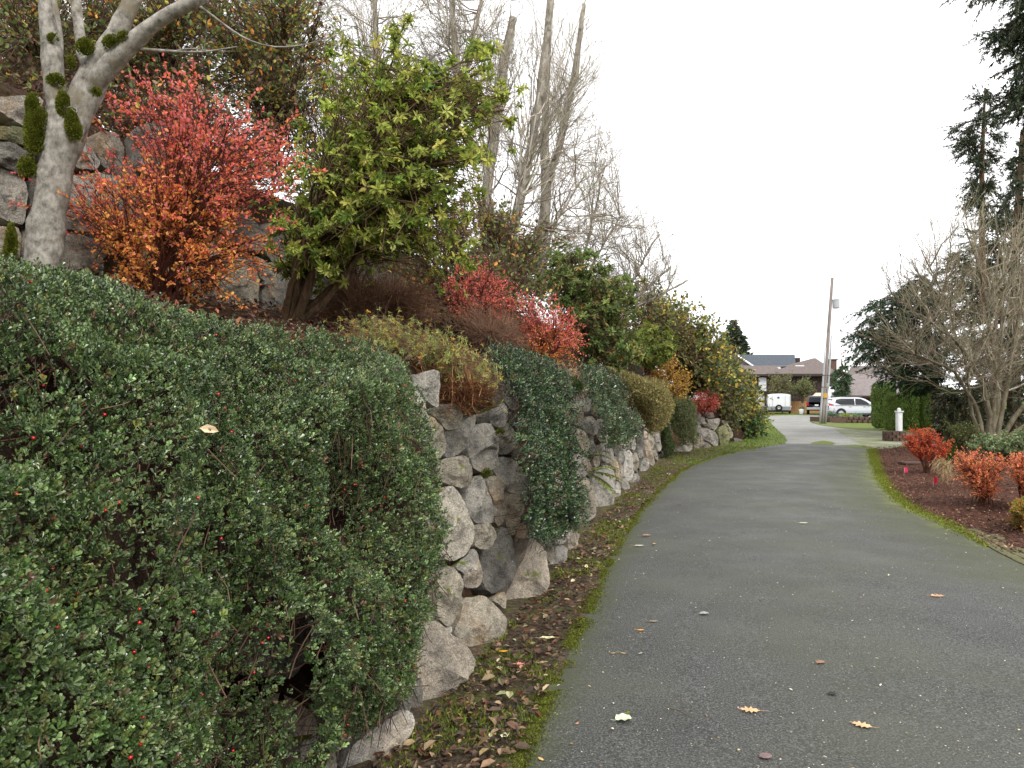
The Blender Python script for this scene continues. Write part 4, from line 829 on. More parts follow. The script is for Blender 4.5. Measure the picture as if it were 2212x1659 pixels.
baretree('mass of bare branches behind the upper thicket at the left', [[(300, 300, 14), (320, 150, 12), (340, -60, 10)], [(560, 300, 13), (540, 150, 12), (550, -60, 10)], [(60, 300, 13), (80, 150, 12), (70, -60, 10)]], 13, [(-60, -60), (760, -60), (740, 200), (620, 330), (400, 260), (-60, 240)], 150, 2400, L=1.3)
baretree('low bare shrub with straight dark branches fanning to the right of the slope', [[(1300, 700, 10), (1350, 660, 8), (1400, 620, 6), (1450, 575, 4)], [(1310, 690, 9), (1370, 600, 6), (1400, 540, 4), (1425, 505, 3)], [(1330, 690, 8), (1400, 650, 6), (1440, 630, 5), (1485, 605, 3)]], 21, [(1290, 600), (1300, 500), (1350, 440), (1420, 490), (1490, 590), (1480, 630), (1400, 670), (1330, 680)], 80, 600, r2=.022, L=1.1, name='bare_shrub', cat='shrub', group=None)
baretree('fine haze of bare twigs on the slope right of the alders', [[(1240, 640, 10), (1260, 560, 7), (1278, 480, 4), (1295, 420, 2)], [(1250, 640, 9), (1285, 560, 6), (1320, 500, 3), (1340, 470, 2)]], 22, [(1200, 620), (1210, 420), (1290, 230), (1330, 280), (1345, 380), (1400, 420), (1430, 500), (1380, 560), (1300, 620)], 75, 650, r2=.018, L=1.3, rb=.008)

# vine-covered bank
VC = [lin(108, 122, 74), lin(88, 106, 66), lin(134, 140, 80), lin(214, 190, 84), lin(188, 166, 84), lin(122, 102, 78)]
def vinecol(w): return w
for lab, poly, Y, w, n in (('vine-covered bank shrub with yellow leaves, tallest on the far slope', [(1365, 660), (1400, 635), (1440, 660), (1500, 690), (1540, 720), (1560, 760), (1570, 820), (1550, 850), (1490, 800), (1440, 760), (1390, 720)], 24, [3, 3, 2, 1.6, 1, 1.5], 15000),
    ('vine thicket with dark tangled stems above the wall end', [(1480, 780), (1560, 740), (1590, 800), (1600, 880), (1590, 925), (1550, 900), (1540, 850), (1500, 840)], 27, [2, 3, 1, .3, .5, 3], 9000),
    ('vine shrub with bright yellow leaves leaning over the gravel lane', [(1545, 735), (1574, 775), (1592, 806), (1622, 840), (1634, 880), (1644, 910), (1635, 935), (1600, 945), (1570, 930), (1560, 850)], 30, [3, 2.5, 2.5, 2.4, 1, 1], 13000)):
    c = A(poly).mean(0); shrub('vine_thicket', lab, 'vine', P(c[0], 900, Y), poly, Y, 2.2, 420, 14, n, .13, VC, w, width=.8, bark=lin(84, 70, 56), r=(.02, .01, .005), ntw=1400, twl=.9, edge=45, u0=.0, T=T_DIA, f0=.05)
shrub('bank_ivy', 'low green leafy cover at the foot of the yellow vine shrub', 'ground cover', P(1600, 940, 30), [(1560, 880), (1600, 900), (1640, 915), (1648, 935), (1610, 950), (1580, 945), (1560, 920)], 29, 1.2, 200, 8, 5000, .11, [lin(84, 110, 66), lin(66, 90, 54), lin(104, 128, 76)], width=.8, ntw=400, twl=.5, edge=20, T=T_DIA)

# ------------------------------------------------------------------ right-hand side
def conifer(label, trunk, Y, poly, n, ns, cols, depth=2.0, name='conifer_tree', ls=.16, droop=.25, wd=.28, edge=70, group=None, shell=.2):
    tp = A([P(x, y, Y) for x, y, w in trunk]); r = A([w*Y/F/2 for x, y, w in trunk]); th = thing(name, label, 'conifer', tp[0]*A([1, 1, 0]), group)
    s = np.linspace(0, 1, 14); k = np.linspace(0, 1, len(tp)); q = np.stack([np.interp(s, k, tp[:, c]) for c in range(3)], -1); rr = np.interp(s, k, r)
    b = Buf(); tubes(b, q[None], rr[None], 8); b.build('trunk', M_BROWNBARK, th, smooth=True)
    tg = blob(poly, Y, depth, n, edge, shell); j = np.argmin(np.abs(q[None, :, 2]-(tg[:, 2]+uni(-.1, .5, n)*np.linalg.norm(tg[:, :2]-q[0, :2], axis=1)*.3)[:, None]), 1); s0 = q[j]
    Ln = np.linalg.norm(tg-s0, axis=1)[:, None]; f = uni(.1, .7, n)[:, None]; s0 = s0*(1-f*.6)+tg*f*.6
    Ln = np.linalg.norm(tg-s0, axis=1)[:, None]; sp = bez(s0, (s0+tg)/2+A([0, 0, .18])*Ln, tg, 7); b = Buf(); tubes(b, sp, taper(sp, .012+.006*Ln[:, 0], .004), 3, lin(70, 58, 48))
    tw = twigs(sp, n*5, .55, .5, .25, 1, -droop, 4, .03); tubes(b, tw, taper(tw, .005, .003), 3, lin(66, 56, 44)); b.build('branches', M_TWIG, th)
    b = Buf(); src = tw; p, t, _ = along(src, ns, .0, 1); d = nrm(t*.9+rnd(ns, .45)-A([0, 0, droop*.5])); leaves(b, p, d, nrm(rnd(ns, .5)+A([0, 0, .8])), ls*uni(.5, 1.2, ns), pick(cols, ns, None, .25), wd, T_DIA)
    b.build('foliage', M_NEED, th); return th
NC = [lin(62, 78, 60), lin(48, 64, 52), lin(80, 94, 68), lin(96, 96, 74)]
conifer('broad dark spruce mass behind the bare tree on the right', [(2190, 960, 30), (2190, 600, 22), (2210, 280, 10)], 29,
    [(2300, 250), (2212, 296), (2168, 370), (2140, 440), (2078, 505), (2045, 555), (1995, 590), (2010, 640), (1990, 700), (2000, 760), (2010, 860), (2040, 930), (2300, 960)], 760, 100000, NC, 3.0, ls=.16)
conifer('drooping hemlock branch mass reaching left toward the utility pole', [(2030, 930, 22), (2010, 760, 18), (1990, 600, 8)], 33,
    [(1995, 590), (1960, 612), (1920, 640), (1865, 655), (1842, 672), (1850, 700), (1800, 738), (1830, 750), (1815, 775), (1850, 790), (1870, 815), (1920, 830), (1960, 845), (2040, 850), (2040, 640)], 460, 48000, [lin(50, 80, 56), lin(42, 64, 46), lin(62, 86, 58)], 2.4, edge=60, droop=.45)
conifer('thin open-crowned spruce standing above the bare tree on the right', [(2125, 700, 16), (2120, 450, 12), (2122, 330, 9), (2128, 190, 4)], 25,
    [(2128, 185), (2150, 225), (2162, 290), (2150, 340), (2165, 370), (2140, 420), (2160, 480), (2110, 480), (2075, 420), (2100, 380), (2104, 340), (2090, 345), (2055, 325), (2062, 300), (2050, 262), (2078, 290), (2090, 270), (2110, 250), (2112, 210)], 130, 17000, NC, .9, edge=40, ls=.12)
conifer('overhanging fir branches at the upper right corner', [(2330, 1000, 60), (2330, 300, 45), (2330, -200, 30)], 14,
    [(2085, -20), (2130, 5), (2160, 0), (2190, 30), (2140, 70), (2112, 62), (2140, 100), (2165, 110), (2195, 120), (2170, 150), (2200, 180), (2160, 200), (2165, 235), (2195, 250), (2190, 275), (2400, 300), (2400, -60), (2095, -60)], 380, 80000, NC, 1.6, edge=40, ls=.1, droop=.45)
conifer('small dark spruce behind the brown house', [(1590, 800, 10), (1590, 740, 7), (1590, 690, 3)], 110, [(1588, 686), (1600, 720), (1610, 735), (1625, 768), (1555, 775), (1560, 735), (1556, 720), (1568, 712), (1572, 725), (1580, 700)], 130, 6000, NC, 2, edge=15, ls=.7, wd=.4)
conifer('young green conifer between the brown house and the garage roof', [(1822, 880, 8), (1820, 820, 5), (1818, 775, 2)], 66, [(1812, 796), (1826, 788), (1832, 812), (1830, 850), (1826, 866), (1800, 866), (1800, 830), (1799, 812)], 110, 5000, [lin(84, 104, 74), lin(64, 84, 60)], 1.0, edge=8, ls=.3, wd=.3)
conifer('dark dwarf conifer under the bare tree with tiered branches', [(2080, 960, 10), (2080, 870, 5)], 22, [(2015, 860), (2060, 850), (2110, 845), (2130, 900), (2120, 965), (2060, 960), (2030, 930)], 220, 10000, [lin(58, 66, 42), lin(80, 84, 52), lin(44, 54, 36)], 1.0, edge=25, ls=.13)
# far tree line to close the horizon behind houses
RT = baretree('big many-stemmed bare tree with grey-green branches on the right bank', [[(2130, 985, 24), (2140, 900, 18), (2120, 820, 12), (2070, 740, 9), (2000, 690, 5), (1930, 670, 3)], [(2135, 985, 22), (2148, 880, 18), (2150, 780, 13), (2130, 660, 8), (2110, 560, 5), (2080, 480, 3)],
    [(2140, 985, 22), (2165, 880, 16), (2180, 800, 14), (2200, 690, 10), (2230, 560, 6), (2240, 420, 3)], [(2130, 985, 18), (2110, 880, 12), (2060, 800, 9), (1990, 770, 6), (1900, 740, 3)], [(2145, 985, 18), (2190, 900, 14), (2240, 850, 12), (2330, 780, 8), (2380, 700, 5)],
    [(2138, 985, 18), (2155, 860, 14), (2160, 720, 9), (2170, 600, 6), (2150, 470, 4)], [(2150, 985, 16), (2180, 940, 13), (2240, 905, 10), (2330, 880, 7), (2380, 870, 5)], [(2128, 985, 16), (2100, 900, 10), (2090, 800, 7), (2040, 640, 5), (1990, 540, 3)]], 19,
    [(1870, 790), (1860, 720), (1880, 600), (1930, 500), (1960, 440), (2060, 470), (2120, 420), (2300, 380), (2360, 700), (2300, 860), (2160, 860), (2060, 830), (1960, 790)], 130, 2300, bark=M_RBARK, twc=[lin(146, 136, 116), lin(112, 104, 84), lin(166, 158, 138)], r2=.022, rb=.009, L=1.4, depth=1.9, group=None, tws=.72)
# arborvitae
def column(label, x0, x1, yt, yb, Y, seed):
    c = P((x0+x1)/2, yb, Y); H = (yb-yt)*Y/F; R = (x1-x0)*Y/F/2*.93; th = thing('arborvitae', label, 'hedge', (c[0], c[1], 0), 'clipped columns of the arborvitae hedge')
    n = 12000; a = uni(0, 6.283, n); h = uni(0, 1, n)**.9; pr = np.interp(h, [0, .06, .5, .88, .97, 1], [.75, .92, 1, .95, .8, .1]); h2 = h
    rad = R*pr*(1+.07*vnoise(np.stack([np.cos(a)*2, np.sin(a)*2, h*4], -1), 1.5, seed))*uni(.9, 1.02, n)
    o = np.stack([np.cos(a), np.sin(a), 0*a], -1); p = A([c[0], c[1], c[2]])+o*rad[:, None]+A([0, 0, 1])*(h*H)[:, None]
    b = Buf(); leaves(b, p, nrm(A([0, 0, 1])+o*.5+rnd(n, .3)), nrm(o+rnd(n, .4)), .075*uni(.6, 1.3, n), pick([lin(122, 146, 78), lin(146, 166, 90), lin(98, 120, 64)], n), .5, T_DIA); b.build('foliage', M_NEED, th)
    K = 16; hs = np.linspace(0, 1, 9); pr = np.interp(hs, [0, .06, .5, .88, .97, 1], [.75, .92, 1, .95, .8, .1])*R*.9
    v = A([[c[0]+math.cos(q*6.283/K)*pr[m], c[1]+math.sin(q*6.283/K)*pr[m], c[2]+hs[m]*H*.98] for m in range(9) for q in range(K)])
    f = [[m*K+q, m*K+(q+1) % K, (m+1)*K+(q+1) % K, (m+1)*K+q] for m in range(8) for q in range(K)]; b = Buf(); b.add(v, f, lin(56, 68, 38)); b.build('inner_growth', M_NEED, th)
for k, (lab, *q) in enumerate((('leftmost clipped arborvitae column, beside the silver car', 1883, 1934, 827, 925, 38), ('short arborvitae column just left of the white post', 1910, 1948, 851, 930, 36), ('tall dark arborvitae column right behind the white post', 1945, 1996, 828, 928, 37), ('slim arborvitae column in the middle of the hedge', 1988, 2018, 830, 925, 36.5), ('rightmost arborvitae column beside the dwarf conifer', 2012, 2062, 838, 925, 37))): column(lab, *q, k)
# right barberries
def rbase(px, py): p = G(px, py, .1); return p
RO = [lin(232, 150, 96), lin(236, 168, 108), lin(222, 128, 92), lin(230, 138, 116)]
for lab, poly, base, Y, cols, mixu in (('scarlet and orange barberry in the mulch bed nearest the white post', z3([(690, 810), (715, 750), (790, 720), (860, 705), (940, 725), (1030, 790), (1080, 800), (1060, 870), (980, 940), (900, 960), (800, 910), (720, 860)]), z3([(890, 1050)])[0], 15.2, None, .3),
    ('orange barberry in the middle of the mulch bed', z3([(1060, 960), (1090, 880), (1200, 860), (1330, 880), (1440, 930), (1460, 1010), (1420, 1120), (1340, 1210), (1230, 1200), (1130, 1130), (1090, 1050)]), z3([(1270, 1285)])[0], 10.7, RO, 0),
    ('orange barberry cut by the right edge of the photo', z3([(1440, 920), (1540, 880), (1720, 900), (1760, 1050), (1700, 1180), (1560, 1140), (1480, 1080)]), z3([(1600, 1330)])[0], 10.2, RO, 0),
    ('small yellow-green low barberry at the right edge', z3([(1480, 1290), (1530, 1240), (1640, 1250), (1660, 1380), (1560, 1430), (1490, 1380)]), z3([(1560, 1440)])[0], 8.9, [lin(150, 140, 60), lin(186, 120, 56), lin(120, 128, 56)], 0)):
    bs = P(*base, Y); bs[2] = mulz(bs)-.02
    shrub('barberry_shrub', lab, 'shrub', bs, poly, Y, .5, 420, 16, 9500, .03, cols or [lin(214, 84, 66), lin(220, 106, 66), lin(204, 76, 72), lin(228, 138, 72)], width=.6, mat_=M_LEAFR, bark=lin(92, 62, 48), r=(.01, .004, .002), ntw=1200, twl=.09, edge=14, up=.3, u0=.1, T=T_DIA, leafup=.3, group='barberries in the mulch bed')
shrub('variegated_shrub', 'low pale-green variegated plant at the foot of the bare tree', 'shrub', P(2160, 1010, 17), z3([(1200, 850), (1260, 790), (1400, 800), (1500, 740), (1700, 720), (1720, 900), (1500, 930), (1300, 910)]), 17, .8, 260, 14, 6500, .07, [lin(120, 138, 96), lin(92, 112, 70), lin(158, 170, 128)], width=.6, T=T_DIA, bark=lin(90, 80, 60), r=(.008, .004, .002), ntw=500, twl=.25, edge=25)
shrub('mixed_shrub', 'dark olive leafy shrub behind the scarlet barberry', 'shrub', P(2080, 1000, 17.5), z3([(1000, 700), (1100, 690), (1230, 720), (1260, 840), (1180, 880), (1080, 850)]), 18, .6, 200, 12, 4000, .06, [lin(84, 92, 50), lin(108, 110, 58), lin(66, 74, 44)], width=.5, T=T_DIA, ntw=400, twl=.25, edge=20)
th, _, _ = shrub('dead_perennial', 'dry tan twiggy perennial between two orange barberries', 'plant', G(*z3([(1010, 1100)])[0], .08), z3([(900, 1000), (960, 940), (1060, 980), (1090, 1060), (1040, 1090), (960, 1060)]), 12.6, .25, 120, 10, 200, .03, [lin(150, 130, 84)], bark=lin(168, 146, 110), r=(.004, .003, .002), ntw=260, twl=.14, edge=15)
g0 = G(*z3([(1040, 940)])[0], .1); th = thing('grassy_clump', 'bright green strappy leaf clump behind the dry perennial', 'plant', g0); b = Buf(); n = 60; d = nrm(rnd(n, .5)+A([0, 0, 1]))
pa = bez(np.repeat(g0[None], n, 0)+rnd(n, .06), g0+d*.3, g0+d*.5+rnd(n, .1)*A([1, 1, 0])-A([0, 0, .08]), 5); tubes(b, pa, taper(pa, .012, .003), 3, pick([lin(96, 140, 46), lin(80, 120, 40)], n)); b.build('blades', M_LEAFS, th)

# ------------------------------------------------------------------ small ground pieces
def in_strip(n, y0, y1, e0=0.0, e1=1.0):
    y = y0*(y1/y0)**uni(0, 1, n); l = Bx(y)+.02; r = np.interp(y, Lr[:, 1], Lr[:, 0]); f = uni(e0, e1, n); return np.stack([l+(r-l)*f, y, 0*y+.03], -1)
LC = [lin(122, 98, 72), lin(92, 70, 54), lin(156, 136, 104), lin(110, 62, 46), lin(74, 60, 48), lin(184, 176, 142), lin(52, 42, 36)]
b = Buf(); n = 5200; p = in_strip(n, 2.0, 22); p[:, 2] += uni(0, .02, n)
leaves(b, p, nrm(rnd(n)*A([1, 1, .25])), nrm(rnd(n, .35)+A([0, 0, 1])), uni(.015, .05, n), pick(LC, n, [3, 4, 1, 1, 4, .35, 5]), .5)
m = 260; p = in_strip(m, 2.0, 16); p[:, 2] += .02; leaves(b, p, nrm(rnd(m)*A([1, 1, .3])), nrm(rnd(m, .4)+A([0, 0, 1])), uni(.05, .085, m), pick([lin(134, 114, 86), lin(104, 80, 62), lin(178, 168, 132), lin(124, 84, 62), lin(84, 68, 54)], m, [3, 3, 1, .5, 3]), .5)
m = 1500; p = in_strip(m, 2.0, 20); d = nrm(rnd(m)*A([1, 1, .1])); l = uni(.03, .14, m)[:, None]; tubes(b, wig(bez(p, p+d*l*.5, p+d*l, 4), .06), np.full((m, 4), .0016), 3, pick([lin(92, 76, 60), lin(60, 48, 40)], m))
b.build('leaf_litter', M_LIT, kind='stuff', label='brown and tan fallen leaves on the soil strip along the wall foot', category='leaf litter')
b = Buf(); n = 26000; y = uni(0, 1, n); p = in_strip(n, 2.2, 24); den = vnoise(p, 2.6, 41)+.7*vnoise(p, 9, 42); p = p[den > .08]; n = len(p); p[:, 2] -= .01
c_ = pick([lin(112, 130, 44), lin(92, 112, 40), lin(140, 144, 62)], n); leaves(b, p, nrm(rnd(n, .45)+A([0, 0, 1])), rnd(n), uni(.012, .035, n)*(1+.05*p[:, 1]), c_, .14, T_BLADE)
n = 14000; q = A([G(*z)[:2] for z in gb]); lo, hi = q.min(0), q.max(0); w = uni(lo, hi, (n*3, 2)); w = w[inpoly(w, q)][:n]; n = len(w); p = np.concatenate([w, np.full((n, 1), .01)], 1)
leaves(b, p, nrm(rnd(n, .4)+A([0, 0, 1])), rnd(n), uni(.04, .1, n), pick([lin(104, 132, 40), lin(128, 150, 52), lin(84, 108, 36)], n), .2, T_BLADE)
b.build('verge_grass', M_LEAFS, kind='stuff', label='short bright green grass tufts along the wall foot and bank', category='grass')
# moss fringe creeping over the asphalt edge
b = Buf(); n = 60000; y = 2.2*(22/2.2)**(uni(0, 1, n)**1.4); x = np.interp(y, Lr[:, 1], Lr[:, 0]); w = np.abs(rng.normal(0, .034, n))*(1+.7*vnoise(np.stack([x, y, 0*y], -1), 1.7, 51)); side = uni(0, 1, n) < .35
p = np.stack([x+np.where(side, -w*.7, w), y, .012+0*y], -1); p = p[vnoise(p, 6, 52)+.5*vnoise(p, 19, 53) > -.45]; n = len(p)
leaves(b, p, nrm(rnd(n, .6)+A([0, 0, .8])), rnd(n), uni(.005, .012, n)*(1+p[:, 1]*.05), pick([lin(98, 106, 40), lin(118, 122, 54), lin(74, 82, 32)], n), .6, T_DIA)
n = 16000; y = 7.8+uni(0, 1, n)**.8*15; x = np.interp(y, Rr[:, 1], Rr[:, 0]); w = rng.normal(0, .07, n)*np.interp(y, [7.8, 9, 11, 18, 23], [.4, 1.1, 1.0, 1.0, 1.4]); p = np.stack([x-w, y, .012+0*y], -1)
leaves(b, p, nrm(rnd(n, .6)+A([0, 0, .8])), rnd(n), uni(.012, .03, n), pick([lin(106, 116, 44), lin(128, 134, 60)], n), .6, T_DIA)
b.build('edge_moss', M_MOSS, kind='stuff', label='yellow-green moss fringe creeping over both edges of the asphalt', category='moss')
# pale grit on the asphalt
b = Buf(); n = 3000; y = 2.2*(24/2.2)**uni(0, 1, n); l = np.interp(y, Lr[:, 1], Lr[:, 0]); r = np.interp(y, Rr[:, 1], Rr[:, 0]); f = uni(.02, .98, n); p = np.stack([l+(r-l)*f, y, .016+.05*np.sin(f*np.pi)], -1)
leaves(b, p, nrm(rnd(n)*A([1, 1, .1])), nrm(rnd(n, .15)+A([0, 0, 1])), uni(.003, .011, n)*(1+.04*y), pick([lin(196, 190, 172), lin(170, 160, 140), lin(150, 130, 90)], n, [3, 3, 1]), .7, T_DIA); n = 260; y = 2.2*(14/2.2)**uni(0, 1, n); l = np.interp(y, Lr[:, 1], Lr[:, 0]); r = np.interp(y, Rr[:, 1], Rr[:, 0]); f = uni(.02, .98, n)**1.3; p = np.stack([l+(r-l)*f, y, .018+.05*np.sin(f*np.pi)], -1)
leaves(b, p, nrm(rnd(n)*A([1, 1, .15])), nrm(rnd(n, .2)+A([0, 0, 1])), uni(.01, .022, n), pick([lin(220, 212, 190), lin(196, 176, 132), lin(150, 122, 84), lin(96, 84, 70)], n, [3, 2, 2, 1]), .6, T_OVAL); b.build('grit', M_LIT, kind='stuff', label='pale grit and leaf crumbs scattered over the asphalt', category='grit')
b = Buf(); n = 30000; y = 7.5*(24/7.5)**uni(0, 1, n); x = np.interp(y, Rr[:, 1], Rr[:, 0])+.05+uni(0, 1, n)**1.3*6; p = np.stack([x, y, 0*y], -1); p[:, 2] = np.minimum(8, x-np.interp(y, Rr[:, 1], Rr[:, 0]))*.035+.012
leaves(b, p, nrm(rnd(n)*A([1, 1, .3])), nrm(rnd(n, .4)+A([0, 0, 1])), uni(.02, .06, n), pick([lin(104, 70, 56), lin(136, 98, 78), lin(60, 42, 36), lin(176, 148, 120)], n, [3, 2, 4, .5]), .35, T_DIA); b.build('bark_chips', M_LIT, kind='stuff', label='reddish-brown bark chips covering the bed right of the road', category='mulch')

# individual fallen leaves
def fallen(label, px, py, size, col, rot, kind='oval', curl=.15, col2=None, zz=.03):
    c = G(px, py, zz); f = (c[0]-np.interp(c[1], Lr[:, 1], Lr[:, 0]))/max(.1, np.interp(c[1], Rr[:, 1], Rr[:, 0])-np.interp(c[1], Lr[:, 1], Lr[:, 0])); z = .012+.05*math.sin(max(0, min(1, f))*math.pi) if f > 0 else .035
    c = G(px, py, z); size = size*1.3
    if kind == 'oak': o = A([(-.5, 0), (-.38, .08), (-.3, .26), (-.2, .1), (-.08, .38), (.0, .12), (.16, .36), (.18, .1), (.36, .16), (.3, .04), (.52, .0), (.3, -.05), (.36, -.16), (.18, -.1), (.16, -.34), (.0, -.12), (-.1, -.36), (-.2, -.1), (-.32, -.22), (-.38, -.07)])
    elif kind == 'round': o = A([(math.cos(a)*.5, math.sin(a)*.42) for a in np.arange(14)/14*6.283])
    else: o = A([(-.5, 0), (-.3, .16), (0, .22), (.3, .13), (.5, 0), (.3, -.13), (0, -.22), (-.3, -.16)])
    cr, sr = math.cos(rot), math.sin(rot); K = len(o); v = [[0, 0, .006]]+[[x*size, y*size, .004+curl*size*(abs(y)*1.2+abs(x)*.5)**1.5*(1 if i % 2 else .6)] for i, (x, y) in enumerate(o)]
    v = [[x*cr-y*sr, x*sr+y*cr, z_] for x, y, z_ in v]; f = [[0, 1+i, 1+(i+1) % K] for i in range(K)]
    th = thing('fallen_leaf', label, 'leaf', c); b = Buf(); b.add(A(v)+c, f, col); b.build('blade', M_LIT, th, smooth=False)
    b = Buf(); pa = A([[-.5*size, 0, .006], [-.65*size, .02*size, .008], [-.8*size, .05*size, .012]]); pa = np.stack([pa[:, 0]*cr-pa[:, 1]*sr, pa[:, 0]*sr+pa[:, 1]*cr, pa[:, 2]], -1)+c; tubes(b, pa[None], [[.0016, .0014, .001]], 4, col*.7); b.build('stalk', M_LIT, th)
TAN = lin(206, 168, 128); PAL = lin(214, 214, 178)
for a in (('tan lobed oak leaf on the asphalt, left of the other oak leaf', 1618, 1535, .085, TAN, 2.9, 'oak'), ('tan lobed oak leaf on the asphalt at lower right', 1860, 1567, .08, TAN*1.05, 2.5, 'oak'), ('brown oak leaf on the asphalt near the right edge', 2026, 1288, .1, lin(184, 146, 112), .2, 'oak'),
    ('pale green curled leaf on the asphalt at the bottom', 1347, 1556, .065, lin(198, 210, 178), .3, 'round', .5), ('dark green upturned half of the curled pale leaf', 1356, 1544, .04, lin(92, 104, 36), .9, 'oval', .9), ('bright yellow-orange leaf on the asphalt left of centre', 1384, 1362, .042, lin(224, 158, 52), .1), ('long grey-brown leaf above the yellow one', 1412, 1343, .055, lin(140, 124, 98), .1),
    ('grey curled leaf on the asphalt near the middle', 1522, 1327, .05, lin(150, 152, 144), .2, 'round', .4), ('small tan leaf in the first of a short row by the moss', 1325, 1412, .028, lin(176, 150, 110), .3), ('small tan leaf in the row of three, middle', 1346, 1412, .028, lin(190, 160, 110), 2.8), ('greyish small leaf, right of the row of three', 1384, 1412, .03, lin(170, 160, 140), .8),
    ('brown withered leaf at the right side of the road', 1773, 1432, .06, lin(150, 112, 90), .6, 'oak', .4), ('faded purple-brown round leaf near the bottom right', 1654, 1634, .045, lin(120, 98, 96), .5, 'round', .02), ('orange-tan leaf near the bottom left moss', 1168, 1641, .03, lin(212, 172, 116), 2.2), ('small orange-brown leaf near the pale curled leaf', 1247, 1564, .022, lin(198, 140, 100), 1.0),
    ('pinkish lobed oak leaf on the soil beside the pitted boulder', 1122, 1438, .085, lin(206, 142, 118), 1.7, 'oak', .25), ('yellow leaf on the soil beside the pitted boulder', 1088, 1408, .05, lin(214, 160, 40), .2, 'oval', .2), ('large pale curled leaf on the soil strip', 1183, 1380, .08, lin(206, 204, 160), .1, 'oval', .5), ('pale yellow-green leaf in the soil at the bottom', 1064, 1588, .06, lin(208, 208, 150), 1.3, 'oval', .4), ('creamy twisted leaf beside the pale one at the bottom', 1090, 1592, .06, lin(200, 204, 168), .9, 'oval', .6),
    ('pale leaf lying flat on the asphalt by the green verge', 1381, 1179, .085, lin(206, 202, 176), .1), ('brown leaf below the dark hanging curtain on the asphalt', 1398, 1157, .09, lin(170, 130, 100), .4, 'oak', .4), ('tan leaf on the asphalt edge, beyond the pale flat one', 1413, 1175, .06, lin(180, 146, 110), 1.2), ('small dark leaf scrap in the middle of the road', 1798, 1500, .035, lin(50, 44, 40), .4, 'round', .3),
    ('pale leaf lying in the road ahead, right of centre', 1736, 1130, .09, lin(206, 202, 180), .1), ('pale curled leaf resting on top of the trailing evergreen', 437, 936, .05, lin(208, 182, 150), .2)):
    if 'resting on top' in a[0]:
        q = proj(np_); i = np.argmin(np.linalg.norm(q-A([437, 936]), axis=1)); c = np_[i]+nN[i]*.03; th = thing('fallen_leaf', a[0], 'leaf', c)
        b = Buf(); leaves(b, (c-A([.03, 0, 0]))[None], A([[1, .2, -.2]]), A([[.1, -1, .5]]), .05, A([a[4]]), .5); b.build('blade', M_LIT, th); continue
    fallen(*a)
def twig(label, pts, r, Y=None):
    pa = A([G(*p, .066) if Y is None else P(*p, Y) for p in pts]); th = thing('fallen_twig', label, 'twig', pa[0]); L = np.linspace(0, 1, 9); k = np.linspace(0, 1, len(pa)); q = np.stack([np.interp(L, k, pa[:, c]) for c in range(3)], -1)
    b = Buf(); tubes(b, q[None], np.linspace(r, r*.5, 9)[None], 5, lin(92, 84, 72) if Y is None else lin(190, 176, 148), cap=True)
    s = wig(bez(q[3][None], (q[3]*.6+q[6]*.4)[None], (q[6]+A([.01, .02, .01]))[None], 4), .1); tubes(b, s, taper(s, r*.6, r*.3), 4, lin(92, 84, 72)); b.build('stem', M_TWIG, th)
twig('thin grey twig lying on the asphalt left of the oak leaf', [(1443, 1528), (1465, 1534), (1492, 1550)], .0045)
twig('forked twig with dry leaves on the asphalt beside the wall', [(1438, 1094), (1465, 1088), (1485, 1080)], .006)
twig('bleached curved twig caught on the trailing evergreen', [(690, 905), (707, 920), (700, 950), (680, 985)], .0035, 3.55)

# ferns in the wall
def fern(label, px, py, dirs, L, n=1):
    c = hitwall(px, py, .1); th = thing('fern', label, 'fern', c); 
    for dx, dz in dirs:
        d = nrm(A([dx, -.35, dz])); pa = bez(c[None], (c+d*L*.5+A([0, 0, .06]))[None], (c+d*L-A([0, 0, .1]))[None], 8); b = Buf(); tubes(b, pa, taper(pa, .004, .002), 3, lin(120, 110, 50)); m = 26
        u = np.linspace(.08, .98, m)*7; a = np.minimum(u.astype(int), 6); fr = (u-a)[:, None]; p = pa[0][a]*(1-fr)+pa[0][np.minimum(a+1, 7)]*fr; s = nrm(np.cross(d, A([0, 0, 1.]))); l = L*.24*np.sin(np.linspace(.35, 3.0, m))
        for sg_ in (-1, 1): leaves(b, p, nrm(s*sg_+d*.35-A([0, 0, .25])+rnd(m, .08)), np.repeat(A([[0, 0, 1.]]), m, 0), l, pick([lin(104, 122, 56), lin(134, 142, 76)], m, None, .12), .26, T_DIA)
        b.build('frond', M_LEAFS, th)
fern('fern growing out of the wall just past the dark curtain, uppermost', *zC([(310, 740)])[0], [(.6, .25), (.7, -.1)], .35)
fern('large fern with drooping fronds in the wall joint past the dark curtain', *zC([(240, 1080)])[0], [(1, -.05), (.7, -.4), (.5, .2)], .5)
fern('pale fern above the drooping one in the wall', *zC([(220, 930)])[0], [(1, .15), (.6, .3)], .38)
fern('fern under the olive mounded shrub', *zC([(760, 500)])[0], [(.9, .1), (.8, -.1), (1, .35), (.9, -.3)], .7)
fern('small yellow-green fern below the mounded shrub on the wall top', *zC([(770, 640)])[0], [(.5, .1), (.5, -.3)], .4)
# moss cushions on stones
for k, (x, y) in enumerate(((865+215, 935), (1046+5, 1023))):
    c = hitwall(x, y, .12); th = thing('moss_cushion', ('bright moss cushion wedged beside the round pale boulder', 'flat green moss pad on a boulder under the angular stone')[k], 'moss', c); b = Buf(); n = 500
    o = nrm(rnd(n)*A([1, 1, .6])+A([0, 0, .5])); leaves(b, c+o*.035*uni(.3, 1, n)[:, None], o, rnd(n), .013, pick([lin(104, 112, 40), lin(80, 88, 34)], n), .5, T_DIA); b.build('tufts', M_MOSS, th)

